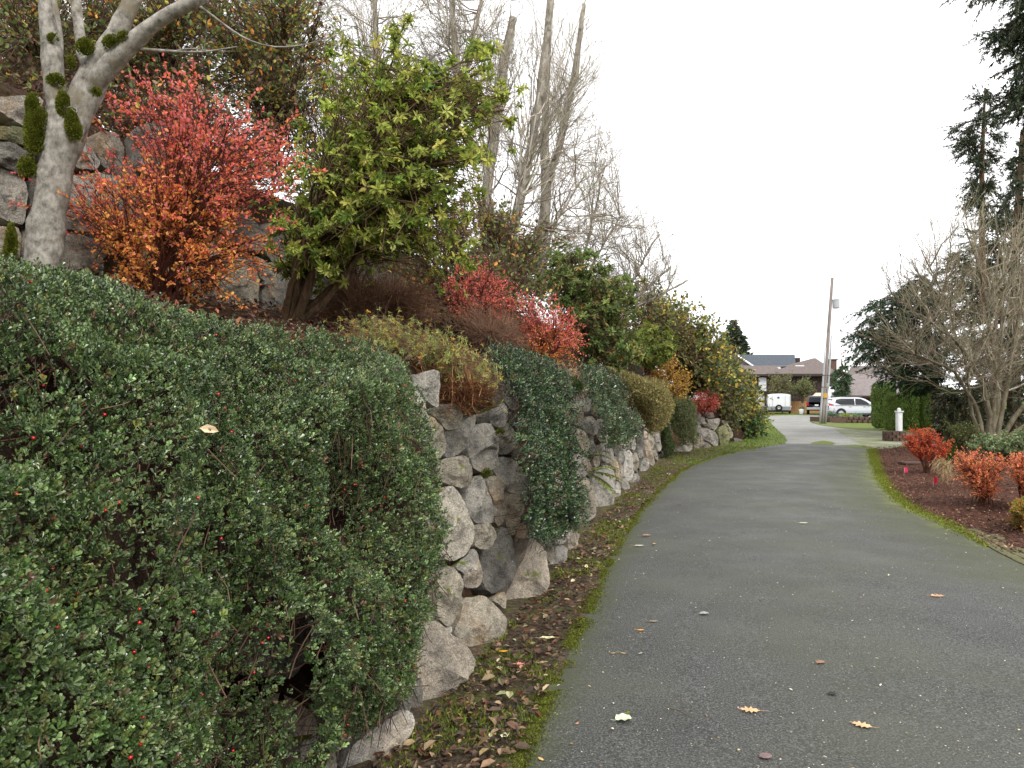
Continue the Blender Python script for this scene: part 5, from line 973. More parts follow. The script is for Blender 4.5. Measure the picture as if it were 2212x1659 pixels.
# ------------------------------------------------------------------ built things
def box(b, x0, x1, y0, y1, z0, z1, col=None):
    v = A([[x, y, z] for x in (x0, x1) for y in (y0, y1) for z in (z0, z1)]); b.add(v, [[0, 1, 3, 2], [4, 6, 7, 5], [0, 4, 5, 1], [2, 3, 7, 6], [0, 2, 6, 4], [1, 5, 7, 3]], col)
def bbox(name, mat, parent, *a, bev=0.0, **k):
    b = Buf(); box(b, *a); o = b.build(name, mat, parent, **k)
    if bev: md = o.modifiers.new('bevel', 'BEVEL'); md.width = bev; md.segments = 2
    return o
def quad(name, mat, parent, pts, th=.04):
    p = A(pts, float); n = nrm(np.cross(p[1]-p[0], p[2]-p[0])); K = len(p); v = np.concatenate([p, p-n*th]); b = Buf()
    b.add(v, [[0, i, i+1] for i in range(1, K-1)]); b.more([[K, K+i+1, K+i] for i in range(1, K-1)], 0); b.more([[i, K+i, K+(i+1) % K, (i+1) % K] for i in range(K)], 0)
    return b.build(name, mat, parent)
# utility pole
M_POLE = barkmat('weathered_pole_wood', lin(110, 100, 98), lin(168, 156, 150), 5, .1, .6, .02)
M_GAL = plain('galvanised_metal', lin(170, 172, 176), .5, .5, .2, .08)
YP = 46; pb = P(1776, 915, YP); pt = P(1798, 600, YP); pole = thing('utility_pole', 'leaning wooden utility pole with transformer and grey conduits', 'utility pole', pb)
b = Buf(); q = np.linspace(0, 1, 8)[:, None]; pa = pb*(1-q)+pt*q; pa[0, 2] = -.1; tubes(b, pa[None], np.linspace(.135, .085, 8)[None], 12, cap=True); b.build('shaft', M_POLE, pole, smooth=True)
for dx, f1 in ((-.17, .52), (.17, .6)):
    b = Buf(); q = np.linspace(0, f1, 6)[:, None]; pa = pb*(1-q)+pt*q+A([dx, -.1, 0]); tubes(b, pa[None], np.full((1, 6), .062), 8, cap=True); b.build('conduit', M_GAL, pole, smooth=True)
c = P(1800.5, 657, YP); b = Buf(); pa = A([[c[0]+.12, c[1]-.1, c[2]-.28], [c[0]+.12, c[1]-.1, c[2]-.25], [c[0]+.12, c[1]-.1, c[2]+.22], [c[0]+.12, c[1]-.1, c[2]+.27], [c[0]+.12, c[1]-.1, c[2]+.29]])
tubes(b, pa[None], [[.19, .215, .215, .225, .18]], 18, cap=True); tr = b.build('transformer', M_GAL, pole, smooth=False)
bu = Buf()
for dx in (-.08, .08): tubes(bu, A([[[c[0]+.12+dx, c[1]-.1, c[2]+.28], [c[0]+.12+dx, c[1]-.1, c[2]+.4]]]), [[.03, .02]], 8, cap=True)
o = bu.build('bushing', M_GAL, None); o.parent = tr; o.data.transform(__import__('mathutils').Matrix.Translation([-x for x in pb]))
m_ = plain('yellow_marker', lin(196, 150, 60), .6); c = pb*(1-.19)+pt*.19; b = Buf(); tubes(b, A([[c-A([0, 0, .12]), c+A([0, 0, .18])]]), [[.19, .19]], 12); b.build('yellow_band', m_, pole)
for f1 in (.33, .25):
    c = pb*(1-f1)+pt*f1; b = Buf(); tubes(b, A([[c-A([0, 0, .02]), c+A([0, 0, .02])]]), [[.29, .29]], 12); b.build('strap', M_BROWNBARK, pole)
# enclosed trailers
M_WP = plain('white_painted_metal', lin(222, 224, 226), .65, .25, 0, .03, 2); M_TIRE = plain('tyre_rubber', lin(30, 30, 32), .8, .3); M_DK = plain('dark_metal', lin(34, 36, 40), .4, .5); M_DIA = plain('diamond_plate', lin(150, 156, 162), .4, .6, .6, .1, 40)
M_BLUE = plain('blue_badge', lin(70, 90, 150), .5); M_REDL = plain('red_lens', lin(170, 24, 24), .2, .6); M_RIM = plain('alloy', lin(170, 172, 176), .35, .6, .7)
def ring(name, mat, parent, c, r0, r1, axis, w, k=24):
    """wheel-like ring around axis"""
    ax = nrm(A(axis, float)); u = nrm(np.cross(ax, A([0, 0, 1.]))); v_ = np.cross(ax, u); a = np.arange(k)/k*6.283; o = np.cos(a)[:, None]*u+np.sin(a)[:, None]*v_
    R = [(r0, -w/2), (r0, w/2), ((r0+r1)/2+.3*(r1-r0), w*.5), (r1, w*.32), (r1, -w*.32), ((r0+r1)/2+.3*(r1-r0), -w*.5)]; v = np.concatenate([A(c)+o*max(r, .001)+ax*h for r, h in R]); n = len(R)
    f = [[m*k+q, m*k+(q+1) % k, ((m+1) % n)*k+(q+1) % k, ((m+1) % n)*k+q] for m in range(n) for q in range(k)]; b = Buf(); b.add(v, f); return b.build(name, mat, parent, smooth=True)
def trailer(label, x0, x1, yt, yb, Y, detail=True):
    a = P(x0, yb, Y); c = P(x1, yt, Y); X0, X1, Z0, Z1 = a[0], c[0], .38, c[2]; w = X1-X0; th = thing('cargo_trailer', label, 'trailer', ((X0+X1)/2, Y, 0), 'white enclosed cargo trailers'); th.rotation_euler[2] = -math.atan2((X0+X1)/2, Y)+.03
    K = 9; arc = [(X0+w*i/(K-1), Z1-.09+.09*math.sin(math.pi*i/(K-1))) for i in range(K)]; pr = [(X0, Z0)]+[(X0, Z1-.12)]+arc[1:-1]+[(X1, Z1-.12), (X1, Z0)]
    n = len(pr); v = [[x, Y, z] for x, z in pr]+[[x, Y+4.2, z] for x, z in pr]; b = Buf(); b.add(A(v), [[i, (i+1) % n, n+(i+1) % n, n+i] for i in range(n)]); b.more([[0, i+1, i] for i in range(1, n-1)], 0); b.more([[n, n+i, n+i+1] for i in range(1, n-1)], 0); b.build('body', M_WP, th)
    bbox('rear_door', M_WP, th, X0+.08, X1-.08, Y-.03, Y, Z0+.38, Z1-.2); bbox('stone_guard', M_DIA, th, X0+.04, X1-.04, Y-.035, Y, Z0+.02, Z0+.36)
    bbox('bumper', M_DK, th, X0-.05, X1+.05, Y-.1, Y+.02, Z0-.1, Z0)
    for s, X in ((-1, X0), (1, X1)):
        bbox('corner_post', M_GAL, th, X-.03, X+.03, Y-.04, Y, Z0, Z1-.15); bbox('tail_light', M_REDL, th, X-s*.1-.05, X-s*.1+.05, Y-.12, Y-.09, Z0-.08, Z0-.02)
        wh = ring('wheel', M_TIRE, th, (X+s*.02, Y+2.2, .34), .2, .34, (1, 0, 0), .2); bbox('mudguard', M_WP, th, min(X, X+s*.22), max(X, X+s*.22), Y+1.6, Y+2.8, .68, .74)
    if detail:
        cx = X0+w*.5; sp = ring('spare_wheel', M_TIRE, th, (cx, Y-.16, .62), .19, .33, (0, 1, 0), .2); ring('rim', M_RIM, th, (cx, Y-.18, .62), .02, .19, (0, 1, 0), .1)
        ring('round_badge', M_BLUE, th, (X0+w*.48, Y-.04, Z1-.42), .005, .11, (0, 1, 0), .02)
        for dx in (-.2, .2): bbox('lock_bar', M_GAL, th, cx+dx*3-.015, cx+dx*3+.015, Y-.05, Y-.03, Z0+.4, Z1-.25)
trailer('white enclosed cargo trailer with a spare wheel on its rear door', 1659, 1706, 850, 896, 74)
trailer('white cargo trailer half hidden by the yellow-leaved vine', 1618, 1650, 851, 896, 76, False)
# vehicles: body shell lofted from side profile stations
def loft(name, mat, parent, st, x0, y0, flip=1, axis=0, smooth=True):
    """st: list of (s, [(half-width, z) ...]) ; the vehicle runs along axis"""
    n = len(st[0][1]); rings = []
    for s, pr in st:
        r = [(w, z) for w, z in pr]+[(-w, z) for w, z in pr[::-1]]; rings.append([[x0+flip*s, y0+w, z] if axis == 0 else [x0+w, y0+flip*s, z] for w, z in r])
    v = A(rings); R, K = v.shape[:2]; b = Buf(); i = np.arange(R-1)[:, None]*K; j = np.arange(K)[None]; b.add(v.reshape(-1, 3), np.stack([i+j, i+(j+1) % K, i+K+(j+1) % K, i+K+j], -1).reshape(-1, 4))
    b.more([[0, q, q+1] for q in range(1, K-1)], 0); b.more([[(R-1)*K, (R-1)*K+q+1, (R-1)*K+q] for q in range(1, K-1)], 0); return b.build(name, mat, parent, smooth=smooth)
def carmat(name, c):
    m, t, out = newmat(name); p = princ(t, out, c, .25, .6); p.inputs['Coat Weight'].default_value = .6; p.inputs['Coat Roughness'].default_value = .05; return m
M_SIL = carmat('silver_car_paint', lin(182, 185, 192)); M_BLK = carmat('black_car_paint', lin(22, 24, 30)); M_GLS = plain('tinted_glass', lin(30, 34, 40), .12, .35, 0, .05); M_WHP = carmat('white_gelcoat', lin(226, 228, 228))
def suv_side(label, x_rear, Y, L, mat):
    x0 = (x_rear-CX)/F*Y; th = thing('parked_car', label, 'car', (x0+L/2, Y, 0)); hw = .93
    def sec(zb, zs, zr, wr): return [(hw*.9, zb), (hw*.99, zb+.12), (hw, (zb+zs)/2), (hw*.97, zs), (hw*(wr+.97)/2, (zs+zr)/2), (hw*wr, zr-.05), (hw*wr*.82, zr)]
    st = [(0, sec(.5, .95, 1.0, .9)), (.06, sec(.36, 1.0, 1.12, .84)), (.2, sec(.3, 1.04, 1.38, .8)), (.5, sec(.28, 1.04, 1.60, .78)), (1.0, sec(.26, 1.03, 1.67, .78)), (1.8, sec(.26, 1.0, 1.69, .79)), (2.5, sec(.26, .98, 1.66, .79)), (3.0, sec(.26, .97, 1.54, .8)), (3.45, sec(.26, .97, 1.28, .83)), (3.8, sec(.26, .95, 1.04, .88)), (4.3, sec(.28, .86, .93, .88)), (4.6, sec(.34, .74, .8, .86)), (4.68, sec(.45, .62, .66, .8))]
    st = [(s*L/4.68, p) for s, p in st]; loft('body', mat, th, st, x0, Y)
    k = L/4.68; yf = Y-hw
    quad('side_window', M_GLS, th, [(x0+.5*k, yf+.05, 1.28), (x0+.95*k, yf+.015, 1.06), (x0+2.05*k, yf+.015, 1.06), (x0+2.05*k, yf+.15, 1.56), (x0+1.0*k, yf+.15, 1.56), (x0+.6*k, yf+.12, 1.48)], .012)
    quad('side_window', M_GLS, th, [(x0+2.13*k, yf+.015, 1.06), (x0+3.35*k, yf+.015, 1.06), (x0+3.0*k, yf+.1, 1.34), (x0+2.6*k, yf+.15, 1.54), (x0+2.13*k, yf+.15, 1.56)], .012)
    quad('rear_window', M_GLS, th, [(x0+.05, Y+.7, 1.12), (x0+.05, Y-.7, 1.12), (x0+.36*k, Y-.66, 1.55), (x0+.36*k, Y+.66, 1.55)], .02)
    quad('tail_light', M_REDL, th, [(x0-.02, yf+.04, .98), (x0+.42, yf-.02, 1.03), (x0+.2, yf-.01, 1.13), (x0, yf+.1, 1.16)], .03)
    for s in (.95, 3.75):
        ring('wheel_arch', M_DK, th, (x0+s*k, yf+.06, .36), .33, .44, (0, 1, 0), .15); ring('tyre', M_TIRE, th, (x0+s*k, yf+.1, .36), .24, .36, (0, 1, 0), .24); ring('rim', M_RIM, th, (x0+s*k, yf+.08, .36), .03, .24, (0, 1, 0), .12)
        ring('tyre', M_TIRE, th, (x0+s*k, Y+hw-.1, .36), .24, .36, (0, 1, 0), .24)
    for z, m in ((.28, M_DK), (1.0, M_GLS)): bbox('trim_strip', m, th, x0+.5, x0+L-.7, yf-.012, yf+.05, z, z+(.1 if z < .5 else .015))
    for s in (1.6, 2.75): bbox('door_handle', M_RIM, th, x0+s*k, x0+s*k+.2, yf-.03, yf+.02, .9, .93)
    bbox('roof_rail', M_RIM, th, x0+.9*k, x0+2.7*k, yf+.22, yf+.26, 1.67, 1.7); bbox('side_mirror', mat, th, x0+3.15*k, x0+3.35*k, yf-.16, yf+.02, 1.05, 1.19, bev=.04)
suv_side('silver-white parked SUV seen side-on behind the utility pole', 1781, 60, 4.7, M_SIL)
def suv_rear(label, x0, x1, Y):
    a = (x0-CX)/F*Y; c = (x1-CX)/F*Y; cx = (a+c)/2; hw = (c-a)/2; th = thing('parked_car', label, 'car', (cx, Y, 0)); th.rotation_euler[2] = -math.atan2(cx, Y)+.02
    def sec(zb, zs, zr, wr): return [(hw*.94, zb), (hw, zb+.15), (hw, (zb+zs)/2), (hw*.98, zs), (hw*(wr+.98)/2, (zs+zr)/2), (hw*wr, zr-.06), (hw*wr*.88, zr)]
    st = [(0, sec(.5, 1.1, 1.2, .96)), (.05, sec(.4, 1.12, 1.74, .86)), (.3, sec(.36, 1.12, 1.84, .84)), (3.0, sec(.36, 1.08, 1.84, .84)), (3.5, sec(.36, 1.06, 1.3, .88)), (4.6, sec(.4, .98, 1.06, .9))]
    loft('body', M_BLK, th, st, cx, Y, 1, 1); quad('rear_window', M_GLS, th, [(cx-hw*.78, Y-.0, 1.2), (cx+hw*.78, Y-.0, 1.2), (cx+hw*.72, Y+.03, 1.68), (cx-hw*.72, Y+.03, 1.68)][::1], .03)
    bbox('bumper', M_GAL, th, cx-hw, cx+hw, Y-.12, Y+.02, .45, .68, bev=.03); bbox('number_plate', M_WP, th, cx-.17, cx+.17, Y-.04, Y-.01, .82, .98)
    for s in (-1, 1):
        bbox('tail_light', M_REDL, th, cx+s*hw*.88-.07, cx+s*hw*.88+.07, Y-.04, Y+.05, .85, 1.2); ring('tyre', M_TIRE, th, (cx+s*(hw-.14), Y+.9, .36), .2, .38, (1, 0, 0), .26); bbox('roof_rail', M_DK, th, cx+s*hw*.7-.03, cx+s*hw*.7+.03, Y+.3, Y+2.6, 1.85, 1.9)
    for z in (.36,): bbox('tow_hitch', M_DK, th, cx-.06, cx+.06, Y-.25, Y, z, z+.1)
suv_rear('black parked SUV seen from behind, left of the utility pole', 1744, 1784, 72)
# white boat on a trailer behind the silver car
X = (1806-CX)/F*68; th = thing('covered_boat', 'white rounded boat top showing over the silver SUV', 'boat', (X, 68, 0))
st = [(-.9, [(.3, 1.2), (.5, 1.5), (.3, 1.75)]), (-.75, [(.7, 1.0), (.9, 1.55), (.5, 1.86)]), (0, [(.8, .9), (1.0, 1.6), (.6, 1.92)]), (.75, [(.7, 1.0), (.9, 1.55), (.5, 1.86)]), (.95, [(.3, 1.2), (.5, 1.5), (.3, 1.75)])]
loft('hull', M_WHP, th, st, X, 68); bbox('roof_vent', M_WHP, th, X-.35, X+.42, 67.5, 68.3, 1.9, 2.05, bev=.05); bbox('roof_vent_cap', M_GAL, th, X-.25, X+.3, 67.6, 68.2, 2.05, 2.1)
for s in (-.5, .5): ring('wheel', M_TIRE, th, (X+s, 67.3, .33), .15, .33, (0, 1, 0), .2)
bbox('trailer_frame', M_DK, th, X-1, X+1, 67.3, 68.7, .5, .95)
# houses
M_SHNG = barkmat('brown_roof_shingles', lin(84, 76, 74), lin(116, 106, 102), 3, 6, .5, .03); M_SHN2 = barkmat('charcoal_roof_shingles', lin(64, 70, 78), lin(86, 92, 100), 3, 6, .4, .03); M_SHN3 = barkmat('grey_roof_shingles', lin(102, 94, 94), lin(136, 128, 126), 3, 6, .5, .03)
M_BWALL = plain('dark_brown_siding', lin(56, 45, 43), .8, .2, 0, .25, 3); M_TRIM = plain('white_trim', lin(214, 216, 218), .5); M_PANE = plain('window_blind', lin(200, 204, 210), .3, .5, 0, .08, 3); M_FASC = plain('dark_fascia', lin(52, 42, 42), .7); M_OCH = plain('orange_brown_wall', lin(116, 72, 50), .8); M_BRK = plain('red_brick', lin(98, 76, 70), .9, .1, 0, .3, 12)
YH = 85
h = thing('brown_house', 'dark brown house with hipped brown roof behind the trailers', 'house', P(1690, 890, YH)*A([1, 1, 0]))
def H_(x, y, Y=YH): return P(*z2([(x, y)])[0], Y)
a, c = H_(250, 405), H_(1290, 405)
bbox('wall', M_BWALL, h, a[0], c[0], YH+.6, YH+9, 0, a[2]+.1)
for i in range(27):
    x = a[0]+(c[0]-a[0])*(i+.5)/27; bbox('siding_board', M_BWALL, h, x-.17, x+.17, YH+.57, YH+.602, 0.1, a[2])
r0, r1 = H_(200, 405), H_(1400, 400); rz = r0[2]; pk = H_(1115, 228, YH+6.5); rl = H_(850, 310, YH+4.5); rl0 = H_(200, 310, YH+4.5)
quad('roof', M_SHNG, h, [r0, (pk[0]+3, YH, rz), rl, rl0], .15)
quad('roof', M_SHNG, h, [H_(590, 402)+A([0, -.02, .02]), r1, pk+A([.3, 0, 0]), pk], .15); quad('roof', M_SHNG, h, [r1, (r1[0], YH+13, rz), pk+A([.3, 0, 0])], .15); quad('roof', M_SHNG, h, [(rl[0]-3, YH+13, rz), H_(590, 402), pk], .15)
bbox('fascia', M_FASC, h, r0[0], r1[0], YH-.08, YH-.02, rz-.25, rz-.02)
def window(par, x0, y0, x1, y1, Y, bars=1, f=M_TRIM, p=M_PANE, zf=H_):
    a, c = zf(x0, y1, Y), zf(x1, y0, Y); fr = bbox('window', f, par, a[0]-.07, c[0]+.07, Y-.06, Y+.0, a[2]-.07, c[2]+.07); 
    def sub(nm, m, *q): o = bbox(nm, m, par, *q); o.parent = fr; return o
    o = sub('pane', p, a[0], c[0], Y-.075, Y-.05, a[2], c[2])
    for i in range(1, bars+1):
        if abs(c[2]-a[2]) > abs(c[0]-a[0]): z = a[2]+(c[2]-a[2])*i/(bars+1)*.9; sub('glazing_bar', f, a[0], c[0], Y-.1, Y-.076, z-.03, z+.03)
        else: x = a[0]+(c[0]-a[0])*i/(bars+1); sub('glazing_bar', f, x-.03, x+.03, Y-.1, Y-.076, a[2], c[2])
window(h, 517, 450, 587, 590, YH+.55); window(h, 797, 448, 862, 474, YH+.55, 2, p=M_GLS); window(h, 695, 445, 750, 474, YH+.55, 1, p=M_GLS)
for x0, x1 in ((450, 512), (592, 612)): q0, q1 = H_(x0, 600), H_(x1, 430); bbox('shutter', M_OCH, h, q0[0], q1[0], YH+.5, YH+.56, q0[2], q1[2])
q0, q1 = H_(510, 605), H_(600, 592); bbox('balcony_ledge', M_FASC, h, q0[0], q1[0], YH-.2, YH+.5, q0[2], q1[2])
def on_roof(x, y): f = (402-y)/(402-310); return H_(x, y, YH+4.5*f)
for x, y, w, hh, m in ((957, 336, .75, .3, M_TRIM), (785, 337, .35, .18, M_DK), (860, 337, .4, .18, M_DK), (733, 340, .18, .12, M_TRIM), (1057, 338, .15, .15, M_TRIM)):
    q = on_roof(x, y); bbox('skylight' if w > .6 else 'roof_vent', m, h, q[0]-w/2*1.4, q[0]+w/2*1.4, q[1]-.25, q[1]+.3, q[2]-.1, q[2]+hh)
q0, q1 = H_(1300, 330, YH+8), H_(1375, 250, YH+8)
ch = bbox('chimney', M_BRK, h, q0[0], q1[0], YH+8, YH+9.2, q0[2]-2, q1[2]); o = bbox('chimney_cap', M_FASC, h, q0[0]-.12, q1[0]+.12, YH+7.9, YH+9.3, q1[2], q1[2]+.14); o.parent = ch
# dark gabled house behind
h2 = thing('gabled_house', 'house with charcoal gabled roof and white rake board behind the brown house', 'house', P(1660, 880, 100)*A([1, 1, 0])); Y2 = 98
H2 = lambda x, y, Y=Y2: H_(x, y, Y)
quad('roof', M_SHN2, h2, [H2(455, 318), H2(925, 318), H2(910, 190, Y2+4), H2(268, 190, Y2+4)], .15); quad('rake_board', M_TRIM, h2, [H2(440, 316)-A([0, .2, 0]), H2(462, 316)-A([0, .2, 0]), H2(278, 190, Y2+3.8), H2(258, 190, Y2+3.8)], .1)
q0, q1 = H2(200, 320), H2(905, 318); bbox('wall', plain('olive_siding', lin(92, 92, 84), .8), h2, q0[0]+.5, q1[0], Y2+1, Y2+8, 0, q1[2]-.1); quad('gable', plain('olive_gable', lin(96, 96, 88), .8), h2, [H2(180, 330, Y2+3), H2(452, 330, Y2+.6), H2(270, 196, Y2+4.2), H2(180, 230, Y2+4.2)], .1)
q = H2(915, 195, Y2+3.5); bbox('chimney', M_FASC, h2, q[0]-.1, q[0]+.5, Y2+3, Y2+4, q[2]-4.5, q[2]-.4)
# grey garage on the right
YG = 66; h3 = thing('garage', 'low garage with broad grey shingle roof behind the arborvitae', 'garage', P(1900, 880, YG)*A([1, 1, 0])); HG = lambda x, y, Y=YG: H_(x, y, Y)
quad('roof', M_SHN3, h3, [HG(1500, 640), HG(2300, 650), HG(2300, 400, YG+4), HG(1490, 405, YG+4)], .15); quad('upper_roof', M_SHNG, h3, [HG(1500, 408, YG+4.2), HG(2200, 408, YG+4.2), HG(2100, 315, YG+8), HG(1530, 315, YG+8)], .15)
q0, q1 = HG(1490, 662), HG(2300, 640); bbox('fascia', M_FASC, h3, q0[0], q1[0], YG-.1, YG-.02, q0[2], q1[2]-.02)
q0, q1 = HG(1570, 800), HG(2290, 655); bbox('wall', M_OCH, h3, q0[0], q1[0], YG+.8, YG+7, 0, q1[2]-.05); q0, q1 = HG(1640, 800), HG(2000, 680); bbox('garage_door', M_BWALL, h3, q0[0], q1[0], YG+.74, YG+.8, 0, q1[2])
for i in range(4):
    z = q1[2]*(i+.5)/4; bbox('door_panel', M_BWALL, h3, q0[0]+.1, q1[0]-.1, YG+.7, YG+.74, z-q1[2]*.1, z+q1[2]*.1)
q0, q1 = HG(1535, 900), HG(1572, 655); bbox('corner_post', plain('tan_post', lin(176, 146, 116), .7), h3, q0[0], q1[0], YG+.2, YG+.45, 0, q1[2])
# wooden fence and shed roof
M_FW = plain('cedar_fence', lin(168, 128, 92), .8, .2, 0, .2, 3); fn = thing('wooden_fence', 'tan wooden board fence between the trailer and the black SUV', 'fence', P(1730, 895, 80)*A([1, 1, 0]))
x = (1708-CX)/F*80; x1 = (1792-CX)/F*80; k = 0
while x < x1:
    hgt = 1.25+(.35 if k > 8 else 0)+uni(-.02, .02); bbox('board', M_FW, fn, x, x+.2, 80, 80.04+uni(0, .02), 0, hgt); x += .215; k += 1
bbox('rail', M_FW, fn, (1708-CX)/F*80, x1, 80.05, 80.12, .9, 1.0)
sh_ = thing('shed', 'small shed with pale tan roof behind the black SUV', 'shed', P(1765, 890, 82)*A([1, 1, 0])); HS = lambda x, y, Y=82: H_(x, y, Y)
quad('roof', plain('tan_roof', lin(206, 186, 166), .8), sh_, [HS(1090, 660), HS(1260, 660), HS(1240, 612, 84), HS(1140, 612, 84)], .1); q0, q1 = HS(1100, 700), HS(1250, 662); bbox('wall', M_FW, sh_, q0[0], q1[0], 82.2, 84.5, 0, q1[2]); q0, q1 = HS(1150, 800), HS(1190, 690); bbox('door', M_OCH, sh_, q0[0], q1[0], 82.15, 82.2, 0, q1[2])
# young trees in front of the house
for lab, poly, x, c_ in (('young green tree behind the cargo trailer', z2([(620, 560), (640, 450), (700, 420), (780, 430), (880, 400), (890, 500), (880, 600), (740, 640), (640, 620)]), 1690, [lin(122, 122, 66), lin(98, 104, 58)]), ('young leafy tree right of the cargo trailer', z2([(870, 600), (930, 520), (960, 460), (1010, 445), (1070, 470), (1130, 540), (1140, 600), (1060, 640), (980, 680), (900, 650)]), 1733, [lin(132, 138, 84), lin(108, 118, 68)])):
    Y = 78; bs = P(x, 893, Y); bs[2] = 0; th, mp, sp = shrub('young_tree', lab, 'tree', P(x, 870, Y), poly, Y, 1.3, 160, 10, 1700, .2, c_, width=.5, T=T_DIA, bark=lin(110, 100, 88), r=(.05, .025, .01), edge=12, ntw=400, twl=.7); b = Buf(); tubes(b, A([[bs, P(x, 868, Y)]]), [[.07, .05]], 6, cap=True); b.build('trunk', M_GREYBARK, th)
th = thing('flower_pot', 'white plastic pot by the fence', 'pot', G(1732, 897)); c = P(1732, 895, 73); b = Buf(); tubes(b, A([[[c[0], 73, 0], [c[0], 73, .5], [c[0], 73, .56], [c[0], 73, .5]]]), [[.2, .3, .32, .27]], 14); b.build('pot', M_TRIM, th, smooth=True); b = Buf(); n = 120; leaves(b, A([c[0], 73, .5])+rnd(n, .12), nrm(rnd(n)+A([0, 0, 1])), rnd(n), .16, pick([lin(90, 110, 60)], n), .3, T_DIA); b.build('plant', M_LEAFS, th)
# retaining planters
M_BLOCK = plain('weathered_block', lin(92, 76, 68), .9, .1, 0, .3, 10, .6, .02)
pl = thing('raised_planter', 'low dark block planter with green plants in front of the silver SUV', 'planter', P(1830, 912, 49)*A([1, 1, 0]))
xs = np.linspace((1779-CX)/F*49, (1884-CX)/F*49, 12)
for r_ in range(2):
    for i in range(11): bbox('block', M_BLOCK, pl, xs[i]+.01+(r_ % 2)*.12, xs[i+1]-.01+(r_ % 2)*.12, 48.6+uni(-.02, .02)+i*-.12, 48.95+i*-.12, -.02+r_*.2, .17+r_*.2, bev=.02)
b = Buf(); box(b, xs[0]+.1, xs[-1], 48.2, 51.5, -.02, .3); b.build('soil', M_BLOCK, pl)
for x, w, c_, hh in ((1797, 9, lin(92, 110, 84), .75), (1826, 10, lin(128, 146, 62), .4), (1850, 8, lin(112, 140, 100), .42), (1780, 5, lin(96, 112, 60), .6)):
    c = P(x, 905, 49.5); n = 1200; p = A([c[0], 49.5, .3])+rnd(n, 1)*A([w*.016, .25, hh*.25]); b = Buf(); leaves(b, p, nrm(rnd(n)+A([0, 0, .8])), rnd(n), .12*uni(.5, 1.2, n), pick([c_], n), .35, T_DIA); b.build('plant', M_LEAFS, pl)
rp_ = thing('block_planter', 'round dark block planter at the foot of the white post', 'planter', G(1929, 957))
c = G(1929, 953); 
for r_ in range(3):
    for i in range(10):
        a = i/10*6.283+(r_ % 2)*.31; cx, cy = c[0]+.2+math.cos(a)*.34, c[1]+.3+math.sin(a)*.34; b = Buf(); box(b, -.05, .05, -.1, .1, 0, .115); v = b.v[0]; ca, sa = math.cos(a), math.sin(a); b.v[0] = np.stack([v[:, 0]*ca-v[:, 1]*sa+cx, v[:, 0]*sa+v[:, 1]*ca+cy, v[:, 2]+r_*.12], -1); b.build('block', M_BLOCK, rp_)
b = Buf(); tubes(b, A([[[c[0]+.2, c[1]+.3, 0], [c[0]+.2, c[1]+.3, .32]]]), [[.3, .3]], 12, cap=True); b.build('soil', M_BLOCK, rp_)
def post(label, px, yt, Y, w, kind):
    c = P(px, yt, Y); z1_ = c[2]; th = thing('gate_post', label, 'post', (c[0], Y, 0), 'white gate posts'); bbox('shaft', M_TRIM, th, c[0]-w/2, c[0]+w/2, Y-w/2, Y+w/2, 0, z1_-.16, bev=.01)
    bbox('panel', M_WP, th, c[0]-w*.28, c[0]+w*.28, Y-w/2-.015, Y-w/2+.01, .25, z1_-.3); bbox('cap', M_TRIM, th, c[0]-w*.65, c[0]+w*.65, Y-w*.65, Y+w*.65, z1_-.16, z1_-.11)
    b = Buf(); a = np.linspace(0, np.pi, 8); pa = np.stack([0*a+c[0], 0*a+Y, z1_-.07-np.cos(a)*.055*1.3], -1); tubes(b, pa[None], (np.sin(a)*.065+.002)[None], 12, cap=True) if kind else box(b, c[0]-w*.3, c[0]+w*.3, Y-w*.3, Y+w*.3, z1_-.11, z1_-.03); b.build('finial', M_TRIM, th, smooth=bool(kind))
post('white gate post with a ball finial in front of the hedge', 1942, 881, 27.8, .18, 1); post('white gate post with a flat cap behind the scarlet barberry', 2027, 893, 23, .19, 0)
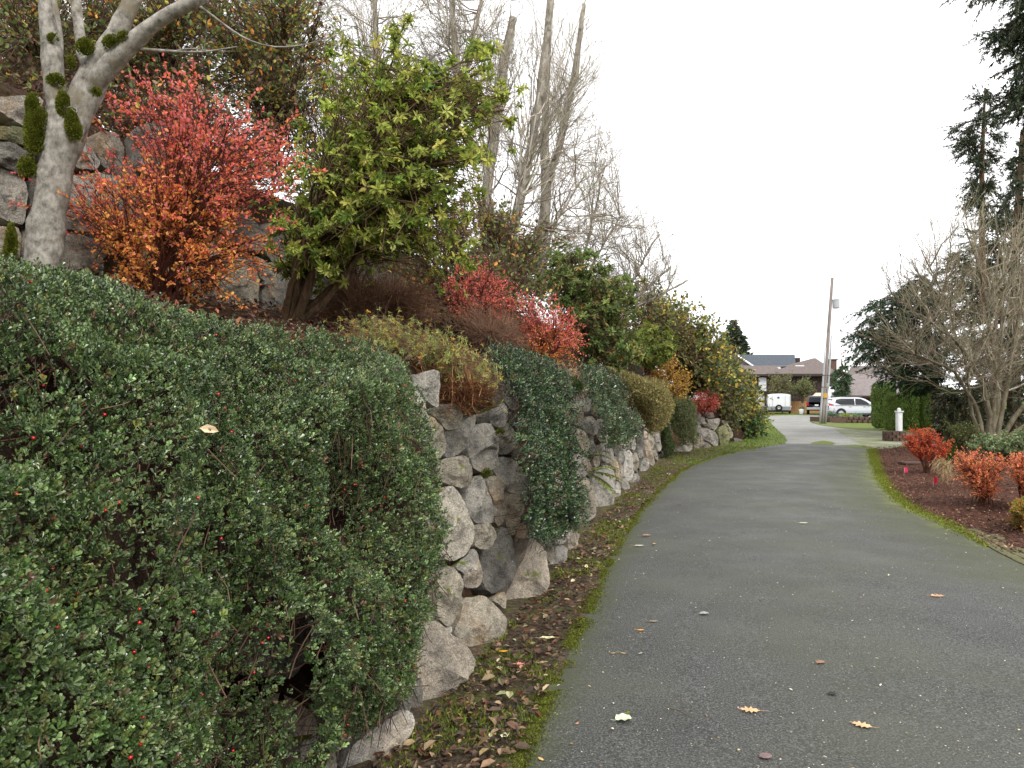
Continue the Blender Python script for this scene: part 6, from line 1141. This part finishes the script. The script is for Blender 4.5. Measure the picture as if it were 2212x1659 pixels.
# marker flags
for lab, x, y, c_ in (('red marker flag standing in the mulch', 932, 1105, lin(196, 26, 52)), ('pink marker flag leaning in the mulch nearer the scarlet barberry', 728, 1027, lin(206, 60, 96))):
    p = G(*z3([(x, y+25)])[0], .04); th = thing('marker_flag', lab, 'flag', p); b = Buf(); tubes(b, A([[p, p+A([.005, 0, .16])]]), [[.003, .003]], 5); b.build('wire', M_GAL, th); m_ = plain('flag_plastic', c_, .5)
    v = A([[0, 0, .16], [.03, .012, .165], [.065, -.01, .155], [.065, -.01, .06], [.03, .015, .05], [0, 0, .07]]); b = Buf(); b.add(v+p, [[0, 1, 4, 5], [1, 2, 3, 4]]); b.build('flag', m_, th)
p = G(*z3([(805, 972)])[0], .04); bb_ = bbox('flat_stone', M_BLOCK, None, p[0]-.3, p[0]+.3, p[1]-.12, p[1]+.2, .03, .09, bev=.02); tag(bb_, 'pale flat slab lying in the mulch beside the scarlet barberry', 'stone')
# paver edging
M_PAV = plain('mossy_paver', lin(96, 94, 70), .9, .1, 0, .35, 14, .5, .01); pv = thing('paver_path', 'mossy strip of grey pavers between the asphalt and the mulch at right', 'path', (5.3, 7.5, 0))
rr_ = Rr[(Rr[:, 1] > 2) & (Rr[:, 1] < 9.4)]; Ls = np.concatenate([[0], np.cumsum(np.linalg.norm(np.diff(rr_, axis=0), axis=1))]); ns_ = int(Ls[-1]/.21); base_me = None
for row in range(4):
    for i in range(ns_):
        s_ = (i+.5*(row % 2)+.2)*.21
        if s_ > Ls[-1]-.05-row*.35: continue
        x = np.interp(s_, Ls, rr_[:, 0]); y = np.interp(s_, Ls, rr_[:, 1]); x2 = np.interp(s_+.1, Ls, rr_[:, 0]); y2 = np.interp(s_+.1, Ls, rr_[:, 1]); a = math.atan2(y2-y, x2-x); nx, ny = math.sin(a), -math.cos(a); d = .07+row*.115
        if base_me is None:
            b = Buf(); v = A([[-.1, -.05, 0], [.1, -.05, 0], [.1, .05, 0], [-.1, .05, 0], [-.1, -.05, .022], [.1, -.05, .022], [.1, .05, .022], [-.1, .05, .022], [-.092, -.042, .028], [.092, -.042, .028], [.092, .042, .028], [-.092, .042, .028]])
            b.add(v, [[0, 1, 5, 4], [1, 2, 6, 5], [2, 3, 7, 6], [3, 0, 4, 7], [4, 5, 9, 8], [5, 6, 10, 9], [6, 7, 11, 10], [7, 4, 8, 11], [8, 9, 10, 11]]); o = b.build('paver', M_PAV, None); base_me = o.data
        else: o = bpy.data.objects.new('paver', base_me); COL.objects.link(o)
        o.parent = pv; o.location = (x+nx*d-5.3, y+ny*d-7.5, -.012+uni(-.003, .003)); o.rotation_euler = (uni(-.02, .02), uni(-.02, .02), a+uni(-.03, .03))
for o in bpy.data.objects:
    if 'base' in o: del o['base']
